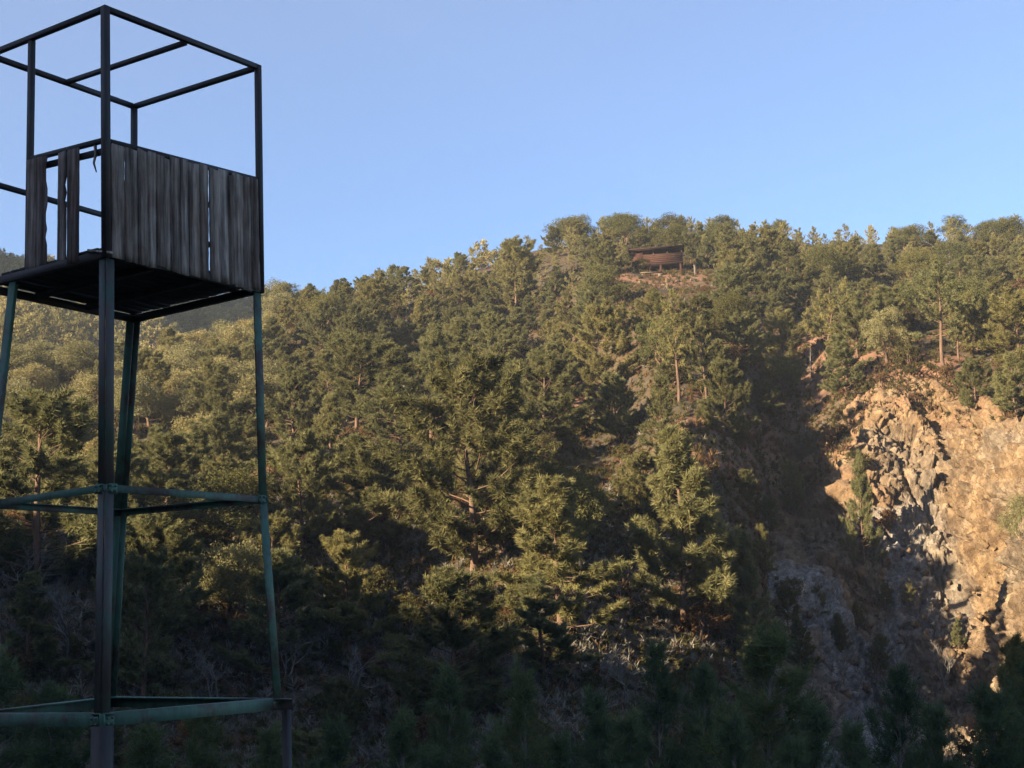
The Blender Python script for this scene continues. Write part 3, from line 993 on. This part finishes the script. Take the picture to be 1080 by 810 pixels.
me = mesh_np('distant_forest', np.concatenate(fv), np.concatenate(ff), [M_PINE, M_LEAF, M_BARK], tone=np.concatenate(ftone), matidx=np.concatenate(fmat))
o = link('distant_forest', me)
tag(o, 'distant mixed pine forest along the skyline and on the far hill', 'forest', kind='stuff')

# --- shrubs and undergrowth
n_try = 2600
tt = rng.uniform(-.39, .385, n_try); dd = np.sqrt(rng.uniform(60 ** 2, 190 ** 2, n_try))
X, Y = tt * dd, dd
cin = cliff_inside(tt, dd)
bare = bare_amount(X, Y)
U, Vv = proj(np.stack([X, Y, ground_z(X, Y)], 1))
ns = {'shrub': 0, 'dry_shrub': 0}
shp = []
for i in range(n_try):
    if not (-30 < U[i] < 1110 and Vv[i] < 830): continue
    if cin[i] > .3 and rng.random() < .985: continue
    kind = 'dry_shrub' if rng.random() < (.45 if bare[i] > .3 else .20) else 'shrub'
    if ns[kind] >= (250 if kind == 'shrub' else 90) or (Y[i] > 125 and rng.random() < .6): continue
    ns[kind] += 1
    h = rng.uniform(.9, 2.3) * (.55 if cin[i] > .3 else 1)
    plant(kind, (SHRUB if kind == 'shrub' else DRY)[int(rng.integers(5))], X[i], Y[i], h, wide=rng.uniform(.85, 1.3), names=('stem', 'foliage'), H0=1.9)
# scrub on the rock and along its rim
for u, v, h, k in ((880, 470, 1.6, 'dry_shrub'), (905, 500, 1.8, 'shrub'), (850, 510, 1.6, 'dry_shrub'), (935, 560, 1.5, 'dry_shrub'), (1040, 470, 1.1, 'dry_shrub'), (965, 425, .9, 'dry_shrub'),
                   (930, 405, 1.0, 'dry_shrub'), (890, 420, .9, 'dry_shrub'), (1068, 430, 1.4, 'shrub'), (862, 600, 1.6, 'shrub'), (830, 640, 1.8, 'shrub'), (1000, 400, 1.2, 'dry_shrub'), (960, 398, 1.0, 'shrub')):
    x, y, z = ground_at(u, v)
    plant(k, (SHRUB if k == 'shrub' else DRY)[int(rng.integers(5))], x, y, h, names=('stem', 'foliage'), H0=1.9, wide=1.1)

# low scrub and grass that covers the soil: nobody could count it
n = 38000
tt = rng.uniform(-.42, .42, n); dd = np.sqrt(rng.uniform(57 ** 2, 200 ** 2, n))
tt = np.concatenate([tt, rng.uniform(-.42, .25, 14000)]); dd = np.concatenate([dd, np.sqrt(rng.uniform(58 ** 2, 112 ** 2, 14000))])
keep = (cliff_inside(tt, dd) < .2)
tt, dd = tt[keep], dd[keep]
C = np.stack([tt * dd, dd, ground_z(tt * dd, dd) + .08], 1)
A = unit(np.stack([rng.normal(0, .3, len(C)), rng.normal(0, .3, len(C)), np.ones(len(C))], 1))
V, T_, tone = needles(C, A, rng.uniform(.7, 2.2, len(C)), 24, .27, .055, rng, spread=1.1)
o = link('undergrowth', mesh_np('undergrowth', V, T_, [M_SHRUB, M_DRY, M_GREYSCRUB], tone=tone, matidx=np.repeat(np.where(rng.random(len(C)) < np.interp(C[:, 1], [75, 110], [.6, .05]), 2, (rng.random(len(C)) < .35).astype(int)), 24)))
tag(o, 'low scrub and dry grass covering the slope', 'undergrowth', kind='stuff')
n = 3800
xx = rng.uniform(-24, 24, n); yy = rng.uniform(24, 60, n)
C = np.stack([xx, yy, ground_z(xx, yy) + .1], 1)
A = unit(np.stack([rng.normal(0, .3, n), rng.normal(0, .3, n), np.ones(n)], 1))
V, T_, tone = needles(C, A, rng.uniform(.9, 2.6, n), 48, .24, .024, rng, spread=1.1)
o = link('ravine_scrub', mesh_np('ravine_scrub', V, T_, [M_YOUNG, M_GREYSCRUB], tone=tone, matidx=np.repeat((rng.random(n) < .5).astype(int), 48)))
tag(o, 'dark scrub filling the shaded ravine', 'undergrowth', kind='stuff')

n = 1500
tt = rng.uniform(.17, .40, n); dd = np.interp(tt, _crim_t, _crim_d) + rng.normal(-.5, 5.0, n)
dd = np.where(dd < np.interp(tt, _crim_t, _crim_d) - 5, dd + 9, dd)
C = np.stack([tt * dd, dd, ground_z(tt * dd, dd) + .05], 1)
A = unit(np.stack([rng.normal(0, .4, n), rng.normal(-.2, .3, n), np.ones(n)], 1))
V, T_, tone = needles(C, A, rng.uniform(.5, 1.5, n), 14, .36, .09, rng, spread=1.1)
o = link('dry_grass', mesh_np('dry_grass', V, T_, [M_DRY, M_LEAF, M_SHRUB], tone=tone, matidx=np.repeat(rng.choice([0, 0, 2, 2], n), 14)))
tag(o, 'rusty dry grass and scrub along the top edge of the cliff', 'dry grass', kind='stuff')

# scree: loose stones below the rock and in the gully
def stones(n, xc, yc, sx, sy, smin, smax, r):
    V, Fq, off = [], [], 0
    cube = np.array([(a, b_, c_) for a in (-1, 1) for b_ in (-1, 1) for c_ in (-1, 1)], float)
    q = np.array([(0, 1, 3, 2), (4, 6, 7, 5), (0, 4, 5, 1), (2, 3, 7, 6), (0, 2, 6, 4), (1, 5, 7, 3)])
    for i in range(n):
        x, y = xc + r.normal(0, sx), yc + r.normal(0, sy)
        s = smin + (smax - smin) * r.random() ** 3
        Rm = np.linalg.qr(r.normal(size=(3, 3)))[0]
        v = (cube * r.uniform(.5, 1, 3) * (1 + r.normal(0, .18, (8, 3)))) @ Rm.T * s * .5
        V.append(v + (x, y, gz(x, y) + s * .15)); Fq.append(q + off); off += 8
    return np.concatenate(V), np.concatenate(Fq)


r9 = np.random.default_rng(9)
sv, sq, off = [], [], 0
for u, v, n, sx, sy in ((510, 668, 90, 1.1, 1.5), (870, 640, 170, 3, 4), (960, 690, 170, 3.5, 3), (815, 560, 110, 2.2, 4), (60, 440, 60, 3, 2), (690, 300, 30, 3, 2), (780, 500, 60, 2, 3)):
    x, y, z = ground_at(u, v)
    a, b_ = stones(n, x, y, sx, sy, .12, .75, r9)
    sv.append(a); sq.append(b_ + off); off += len(a)
o = link('scree', mesh_np('scree', np.concatenate(sv), np.concatenate(sq), M_ROCK, tone=np.zeros(off), nside=4))
tag(o, 'loose pale stones scattered below the rock and in the gully', 'scree', kind='stuff')

# ------------------------------------------------------------------ watchtower
CN = {  # corner points: n = near, r, b = back, l ; levels roof, floor, mid, low
    'nr': (-3.653, 12.466, 5.669), 'rr': (-2.525, 14.063, 5.689), 'br': (-4.081, 15.065, 5.686), 'lr': (-5.105, 13.468, 5.676),
    'nf': (-3.61, 12.436, 3.283), 'rf': (-2.506, 14.032, 3.278), 'bf': (-4.059, 15.034, 3.237), 'lf': (-5.130, 13.438, 3.269),
    'nm': (-3.556, 12.297, 1.221), 'rm': (-2.463, 14.029, 1.215), 'bm': (-4.208, 15.119, 1.223),
    'nl': (-3.517, 12.126, -.744), 'rl': (-2.333, 14.044, -.769), 'bl': (-4.342, 15.252, -.753)}
CN = {k: np.array(v) for k, v in CN.items()}


def pix(u, v, y):
    return ray(u, v) * y


tw = link('watchtower', None)
tw.location = (-3.7, 13.7, gz(-3.7, 13.7))
bpy.context.view_layer.update()
TWL = np.array(tw.location)
tag(tw, 'tall derelict steel watchtower with a plank sided cabin and open roof frame', 'watchtower')


def part(name, mb, m, parent=tw, smooth=False):
    o = mb.build(name, m, parent, smooth)
    if parent is tw:
        o.matrix_parent_inverse = Matrix.Translation(-Vector(TWL))
    return o


ex = unit(CN['rf'] - CN['nf']); ey = unit(CN['bf'] - CN['rf'])
Zv = np.array([0, 0, 1.])
# legs: steel angles, corner outwards
leg_l_top = CN['nf'] + (CN['lf'] - CN['nf']) * .75
LL = pix(-44, 757, 13.25)
for top, mid, low, sx, sy in ((CN['nf'], CN['nm'], CN['nl'], 1, 1), (CN['rf'], CN['rm'], CN['rl'], -1, 1), (CN['bf'], CN['bm'], CN['bl'], -1, -1), (leg_l_top, None, LL, 1, -1)):
    mb = MB()
    pts = [top - Zv * .006, low] if mid is None else [top - Zv * .006, mid, low]
    for a, b_ in zip(pts[:-1], pts[1:]):
        mb.angle(a, b_, .088 if top is CN['nf'] else .098, .012, ex * sx, ey * sy)
    part('leg', mb, M_BROWNST if top is CN['nf'] else M_GREEN)
for low, s_ in ((CN['nl'], 0), (CN['rl'] + ex * .09 + ey * .02, 0), (CN['bl'], 0), (LL, 0)):
    b0 = low - Zv * .02
    g = gz(b0[0], b0[1])
    mb = MB(); mb.beam(b0 - Zv * .05, (b0[0], b0[1], g - .25), .13 if low is CN['nl'] else .07, .13 if low is CN['nl'] else .07, up=ex)
    part('footing_post', mb, M_DARKST)
# ring beams
Lm = pix(-13, 529, 13.25)
for a, b_ in ((CN['nm'], CN['rm']), (CN['rm'], CN['bm']), (CN['bm'], Lm), (Lm, CN['nm'])):
    mb = MB(); k = unit(b_ - a); mb.angle(a - k * .02, b_ + k * .02, .062, .010, -Zv, np.cross(Zv, k)); part('brace', mb, M_GREEN)
for a, b_, e0, e1_ in ((CN['nl'], CN['rl'], .02, .02), (CN['rl'], CN['bl'], .14, .02), (CN['bl'], LL, .02, .02), (LL, CN['nl'], .02, .04)):
    mb = MB(); k = unit(b_ - a); mb.angle(a - k * e0 + Zv * .03, b_ + k * e1_ + Zv * .03, .105, .012, -Zv, np.cross(Zv, k)); part('base_beam', mb, M_GREEN)
for c_, u1, u2 in ((CN['nm'], ex, ey), (CN['rm'], -ex, ey), (CN['bm'], -ex, -ey), (CN['nl'], ex, ey), (CN['rl'], -ex, ey), (CN['bl'], -ex, -ey)):
    for d_ in (u1, u2):
        p = c_ + d_ * .075 - np.cross(Zv, d_) * 0
        o_ = -ey if d_ is u1 and u2 is ey else (ey if d_ is u1 else (-ex if u1 is ex else ex))
        mb = MB(); mb.beam(p + o_ * .012 - Zv * .075, p + o_ * .012 + Zv * .012, .095, .008, up=o_ if False else np.cross(Zv, d_), ch=.3)
        for bx in (-.028, .026):
            for bz in (-.055, -.008):
                q = p + d_ * bx + Zv * bz + o_ * .016
                mb.beam(q, q + o_ * .012, .022, .022, ch=.29)
        part('gusset_plate', mb, M_GREEN)
# corner posts of the cabin
for a, b_ in (('nf', 'nr'), ('rf', 'rr'), ('bf', 'br'), ('lf', 'lr')):
    mb = MB(); mb.beam(CN[a], CN[b_] + Zv * .02, .066 if a == 'nf' else .058, .066 if a == 'nf' else .058, up=ex)
    part('corner_post', mb, M_DARKST)
dp0, dp1 = pix(30.0, 288, 12.436 + .63 * 1.0), pix(33.6, 40, 12.466 + .63 * 1.0)
mb = MB(); mb.beam(dp0, dp1, .055, .055, up=ex); part('door_post', mb, M_DARKST)
for a, b_ in (('nr', 'rr'), ('rr', 'br'), ('br', 'lr'), ('lr', 'nr')):
    k = unit(CN[b_] - CN[a])
    mb = MB(); mb.beam(CN[a] + k * .03, CN[b_] - k * .03, .052, .052); part('roof_beam', mb, M_DARKST)
mb = MB(); mb.beam(np.array((-3.07, 13.264, 5.655)) + ey * .03, np.array((-4.591, 14.266, 5.674)) - ey * .03, .046, .046); part('roof_beam', mb, M_DARKST)
# guard rails
NP, RP = np.array((-3.626, 12.45, 4.382)), np.array((-2.525, 14.047, 4.467))
LP = CN['lf'] + (CN['lr'] - CN['lf']) * .475
BP_ = CN['bf'] + (CN['br'] - CN['bf']) * .45
part('guard_rail', MB().beam(NP, RP, .045, .045), M_DARKST)
dpt = dp0 + (dp1 - dp0) * ((170 - 288) / (40 - 288))
part('guard_rail', MB().beam(dpt, NP + Zv * .01, .045, .045), M_DARKST)
part('guard_rail', MB().beam(pix(-22, 189.5, 13.45), BP_, .05, .05), M_DARKST)
for zf in (.33, .68):
    a, b_ = CN['nf'] + (NP - CN['nf']) * zf, CN['rf'] + (RP - CN['rf']) * zf
    part('inner_rail', MB().beam(a + ey * .035, b_ + ey * .035, .035, .05), M_DARKST)
a, b_ = dp0 + (dpt - dp0) * .93, CN['nf'] + (NP - CN['nf']) * .93
part('inner_rail', MB().beam(a + ex * .04, b_ + ex * .04, .03, .06), M_DARKST)


def board_mesh(name, edges, A0, A1, B0, B1, out, r, jag=(), low=.0):
    """upright boards between the floor line A0-A1 and the rail line B0-B1; edges are fractions along them"""
    V, Q, tone, n = [], [], [], 0
    for k, (s0, s1) in enumerate(edges):
        seg = 14
        dl, dr_ = r.normal(0, .0016, seg + 1).cumsum() * .5 + r.normal(0, .0008, seg + 1), r.normal(0, .0016, seg + 1).cumsum() * .5 + r.normal(0, .0008, seg + 1)
        if k in jag:
            dr_ = dr_ + np.where(r.random(seg + 1) < .35, -.02, 0)
        offz = r.uniform(.012, .026)
        t0, t1 = r.normal(0, .008), min(1.002, 1.0 - .012 + r.normal(0, .013))
        tn = r.random()
        for i in range(seg + 1):
            f = t0 + low + (t1 - t0 - low) * i / seg
            for sx, e in ((s0 + dl[i], 0), (s1 + dr_[i], 0), (s1 + dr_[i], 1), (s0 + dl[i], 1)):
                p = (A0 + (A1 - A0) * sx) * (1 - f) + (B0 + (B1 - B0) * sx) * f
                V.append(p + out * (offz + .018 * (1 - e)) + (Zv * r.normal(0, .008) if i in (0, seg) else 0))
        for i in range(seg):
            for j in range(4):
                Q.append((n + i*4 + j, n + i*4 + (j+1) % 4, n + (i+1)*4 + (j+1) % 4, n + (i+1)*4 + j))
        Q.append((n + 3, n + 2, n + 1, n)); Q.append((n + seg*4, n + seg*4+1, n + seg*4+2, n + seg*4+3))
        tone += [tn] * (seg * 4 + 2)
        n += (seg + 1) * 4
    return mesh_np(name, np.array(V), np.array(Q), M_BOARD, tone=np.array(tone), nside=4)


def frac(u, a, b_):
    """fraction along the line a-b whose picture column is u"""
    f = np.linspace(0, 1, 400)
    uu, _ = proj(a + (b_ - a) * f[:, None])
    return float(np.interp(u, uu, f)) if uu[-1] > uu[0] else float(np.interp(u, uu[::-1], f[::-1]))


rb = np.random.default_rng(21)
Em = (CN['nf'] + NP) / 2, (CN['rf'] + RP) / 2
cols = [(115.2, 128.7), (129, 135.7), (136, 143.5), (143.8, 153), (153.4, 162), (162.3, 171), (171.3, 177), (177.3, 187), (187.4, 195.6), (197.2, 208), (208.2, 216.7), (219.6, 229), (229.4, 239), (239.2, 244), (244.4, 253), (253.3, 262), (262.2, 270.5)]
edges = [(frac(a, *Em), frac(b_, *Em)) for a, b_ in cols]
oR = -ey
bo = link('plank_panel', board_mesh('plank_panel', edges, CN['nf'], CN['rf'], NP, RP, oR, rb), tw)
bo.matrix_parent_inverse = Matrix.Translation(-Vector(TWL))
Lf, Lt = dp0, dpt
Em = (Lf + Lt) / 2, (CN['nf'] + NP) / 2
edges = [(frac(a, *Em), frac(b_, *Em)) for a, b_ in ((31.5, 41.5), (42.2, 52.3), (63.5, 71.6), (74.6, 86))]
bo = link('plank_panel', board_mesh('plank_panel', edges, Lf, CN['nf'], Lt, NP, -ex, rb, jag=(1, 2)), tw)
bo.matrix_parent_inverse = Matrix.Translation(-Vector(TWL))
bo['label'] = 'broken plank panel with missing boards'
# torn strip hanging from the rail, and a stray batten end on the floor corner
sp = NP + (dpt - NP) * .14
part('splinter', MB().tube([sp, sp - Zv * .10 + ex * .01, sp - Zv * .19 - ex * .012, sp - Zv * .27 + ex * .02], [.016, .013, .011, .005], 4), M_BOARD)
sp = CN['nf'] + (CN['lf'] - CN['nf']) * .10 + Zv * .09
part('batten_stub', MB().beam(sp - ex * .05, sp + (CN['nf'] - CN['lf']) * .14 + Zv * -.06, .03, .02), M_BOARD)
# floor: frame, joists, deck boards
for a, b_ in (('nf', 'rf'), ('rf', 'bf'), ('bf', 'lf'), ('lf', 'nf')):
    p, q = CN[a].copy(), CN[b_].copy()
    k = unit(q - p)
    if a == 'lf': p = p - k * .05
    part('floor_beam', MB().beam(p + Zv * .035 + k * .03, q + Zv * .035 - k * .03, .05, .075), M_DARKST)
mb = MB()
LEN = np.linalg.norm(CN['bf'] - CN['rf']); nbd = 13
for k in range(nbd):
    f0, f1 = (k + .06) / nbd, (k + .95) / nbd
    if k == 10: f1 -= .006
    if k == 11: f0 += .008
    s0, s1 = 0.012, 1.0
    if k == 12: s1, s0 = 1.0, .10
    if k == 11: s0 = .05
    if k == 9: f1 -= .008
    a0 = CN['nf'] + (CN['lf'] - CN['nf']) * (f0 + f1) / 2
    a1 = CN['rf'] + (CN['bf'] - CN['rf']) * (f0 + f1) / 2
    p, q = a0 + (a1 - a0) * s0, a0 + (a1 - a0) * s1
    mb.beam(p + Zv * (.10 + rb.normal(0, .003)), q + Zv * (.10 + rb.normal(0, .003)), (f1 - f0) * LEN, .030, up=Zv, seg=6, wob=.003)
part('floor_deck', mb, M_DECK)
for f in (.33, .66):
    p = CN['nf'] + (CN['rf'] - CN['nf']) * f; q = CN['lf'] + (CN['bf'] - CN['lf']) * f
    k = unit(q - p)
    part('floor_joist', MB().beam(p + Zv * .045 + k * .04, q + Zv * .045 - k * .04, .05, .06), M_DECK)

# ------------------------------------------------------------------ hut on the ridge
hx, hy, hz = HUT
s_ = hy / F_PX                     # metres per photo pixel there
hb = hy * ray(694, 289)[2]
hut = link('wooden_hut', None)
hut.location = (hx, hy, hb)
hut.rotation_euler = (0, 0, R(-7))
tag(hut, 'reddish brown wooden hut on stilts below the skyline', 'hut')
Wm, Dm = 55 * s_, 4.0


def hp(name, mb, m):
    o = mb.build(name, m, hut); return o


def box(x0, x1, y0, y1, z0, z1):
    return MB().beam(((x0 + x1) / 2, (y0 + y1) / 2, z0), ((x0 + x1) / 2, (y0 + y1) / 2, z1), x1 - x0, y1 - y0, up=(0, 1, 0), ch=.03)


fl = 12.5 * s_                      # floor height above the slope below
top = 27.5 * s_
hp('platform', box(-Wm/2, Wm/2, 0, Dm, fl - .22, fl), M_HUTD)
for x in (-Wm/2 + .2, -Wm * .15, Wm * .06, Wm/2 - .35):
    hp('stilt', box(x - .13, x + .13, .1, .36, -1.8, fl - .22), M_HUT)
for x in (-Wm/2 + .3, Wm * .1, Wm/2 - .35):
    hp('stilt', box(x - .13, x + .13, Dm - .4, Dm - .14, -.8, fl - .22), M_HUTD)
hp('lower_wall', box(-Wm/2 + .4, -Wm * .27, .5, 2.4, -1.2, fl - .24), M_HUTD)
hp('back_wall', box(-Wm/2, Wm/2, Dm - .12, Dm, fl, top - .2), M_HUTD)
hp('side_wall', box(-Wm/2, -Wm/2 + .12, .0, Dm - .13, fl, top - .22), M_HUT)
hp('front_wall', box(-Wm/2 + .13, -Wm * .28, 0, .1, fl, top - .22), M_HUT)
mb = MB()
for k in range(5):
    z = fl + .06 + k * .24
    mb.beam((-Wm * .28, .05 + .012 * (k % 2), z + .1), (Wm/2, .05 + .012 * (k % 2), z + .1), .06, .19, up=(0, 0, 1))
hp('railing', mb, M_HUT)
mb = MB()
for k in range(5):
    mb.beam((Wm/2 - .04, .1, fl + .16 + k * .24), (Wm/2 - .04, Dm - .15, fl + .16 + k * .24), .06, .2, up=(0, 0, 1))
hp('railing', mb, M_HUT)
for x in (-Wm/2 + .1, -Wm * .28, -Wm * .07, Wm * .2, Wm/2 - .12):
    hp('post', box(x - .08, x + .08, .11, .27, fl, top - .1), M_HUT)
mb = MB()
V = []
for x, z in ((-Wm/2 - .4, top + .0), (Wm/2 + .25, top + .10)):
    for y, dz in ((-.7, -.05), (Dm + .5, .35)):
        V += [(x, y, z + dz), (x, y, z + dz + .16)]
V = np.array(V)
mb.add(V, [(0, 2, 3, 1), (4, 5, 7, 6), (0, 1, 5, 4), (2, 6, 7, 3), (1, 3, 7, 5), (0, 4, 6, 2)])
hp('roof', mb, M_HUTD)
bp = link('bench', None); bp.location = pix(686.5, 285, hy - 1.2)
bp.location.z = gz(bp.location.x, bp.location.y)
o = MB().beam((-1.4, 0, .55), (1.4, 0, .55), .45, .08).build('seat', M_PLANK, bp)
for sx in (-1.1, 1.1): MB().beam((sx, 0, -.3), (sx, 0, .505), .1, .3).build('leg', M_PLANK, bp)
tag(bp, 'plank bench in front of the wooden hut', 'bench')
pp = ground_at(733, 290)
po = MB().beam((0, 0, -.3), (0, 0, 1.25), .2, .2, seg=2).beam((-.17, 0, 1.29), (.17, 0, 1.29), .26, .08).build('marker_post', M_OLDPOST)
po.location = pp
tag(po, 'short weathered post beside the wooden hut', 'post')

# ------------------------------------------------------------------ air
mh = bpy.data.materials.new('haze'); mh.use_nodes = True
nt = mh.node_tree
nt.nodes.remove(nt.nodes['Principled BSDF'])
pv = nt.nodes.new('ShaderNodeVolumePrincipled')
pv.inputs['Color'].default_value = (.80, .88, 1.0, 1)
pv.inputs['Density'].default_value = .00026
pv.inputs['Anisotropy'].default_value = .2
nt.links.new(pv.outputs[0], nt.nodes['Material Output'].inputs['Volume'])
mb = MB()
V = np.array([(x, y, z) for x in (-580, 340) for y in (-420, 640) for z in (-80, 330)], float)
mb.add(V, [(0, 1, 3, 2), (4, 6, 7, 5), (0, 4, 5, 1), (2, 3, 7, 6), (0, 2, 6, 4), (1, 5, 7, 3)])
hz_ = mb.build('haze', mh)
tag(hz_, kind='stuff')

# ------------------------------------------------------------------ labels for the many trees
ORD = ['first', 'second', 'third', 'fourth', 'fifth', 'sixth', 'seventh', 'eighth', 'ninth', 'tenth', 'eleventh', 'twelfth', 'thirteenth', 'fourteenth', 'fifteenth', 'sixteenth',
       'seventeenth', 'eighteenth', 'nineteenth', 'twentieth'] + ['twenty ' + k for k in 'first second third fourth fifth sixth seventh eighth ninth'.split()] + ['thirtieth'] + ['thirty ' + k for k in 'first second third fourth fifth sixth seventh eighth ninth'.split()]
NOUN = {'pine_tree': 'pine', 'broadleaf_tree': 'rounded leafy tree', 'young_pine': 'young dark pine', 'bare_tree': 'leafless twiggy tree', 'dead_tree': 'dead grey tree',
        'shrub': 'green shrub', 'dry_shrub': 'rusty dry shrub'}
CAT = {'pine_tree': 'pine tree', 'broadleaf_tree': 'tree', 'young_pine': 'pine tree', 'bare_tree': 'tree', 'dead_tree': 'dead tree', 'shrub': 'shrub', 'dry_shrub': 'shrub'}
GRP = {'pine_tree': 'pines on the hillside', 'broadleaf_tree': 'leafy trees on the hillside', 'young_pine': 'young pines in the shaded ravine', 'bare_tree': 'leafless trees at the foot of the slope',
       'dead_tree': 'dead trees on the slope', 'shrub': 'green shrubs on the slope', 'dry_shrub': 'dry shrubs on the slope'}
COLS = [(-999, 120, 'behind the tower\'s near legs'), (120, 280, 'seen through the tower\'s legs'), (280, 400, 'just beside the tower'), (400, 520, 'above the middle gully'), (520, 640, 'between gully and hut'),
        (640, 760, 'in the hut\'s column'), (760, 870, 'between hut and cliff'), (870, 2000, 'on the cliff\'s side')]
ROWS = [(-99, 262, 'on the skyline'), (262, 300, 'just under the skyline'), (300, 340, 'high on the slope'), (340, 385, 'in the upper slope'), (385, 430, 'above mid slope'), (430, 480, 'at mid slope'),
        (480, 540, 'below mid slope'), (540, 610, 'in the lower slope'), (610, 690, 'at the shadow line'), (690, 3000, 'in the bottom shade')]
cells = {}
for d in ALL:
    if d['label']: continue
    c_ = next(k for k, q in enumerate(COLS) if q[0] <= d['u'] < q[1])
    r_ = next(k for k, q in enumerate(ROWS) if q[0] <= d['v'] < q[1])
    cells.setdefault((d['kind'], c_, r_), []).append(d)
for (kind, c_, r_), ls in cells.items():
    nb = -(-len(ls) // 12)
    ls.sort(key=lambda d: d['v'])
    bands = [b_.tolist() for b_ in np.array_split(np.arange(len(ls)), nb)]
    names_ = {1: [''], 2: [', upper row', ', lower row'], 3: [', upper row', ', middle row', ', lower row']}.get(nb, [', %s row' % ORD[q] for q in range(nb)])
    groups_ = [([ls[q] for q in b_], nm_) for b_, nm_ in zip(bands, names_)]
    for k, d, nm_ in [(k, d, nm_) for g_, nm_ in groups_ for k, d in enumerate(sorted(g_, key=lambda d: d['u']))]:
        place = f"{ROWS[r_][2]}, {COLS[c_][2]}{nm_}"
        if len(ls) == 1: d['label'] = f"only {NOUN[kind]} {place}"
        else: d['label'] = f"{NOUN[kind]} {place}, {ORD[min(k, 38)]} from left"
for d in ALL:
    tag(d['o'], d['label'], CAT[d['kind']], GRP[d['kind']])
print('TREES', {k: sum(d['kind'] == k for d in ALL) for k in NOUN}, 'far', len(FARTREES), 'fartris', len(me.polygons), 'cells max', max(len(v) for v in cells.values()))
print('HUT', HUT, 'near max', NEARMAX)
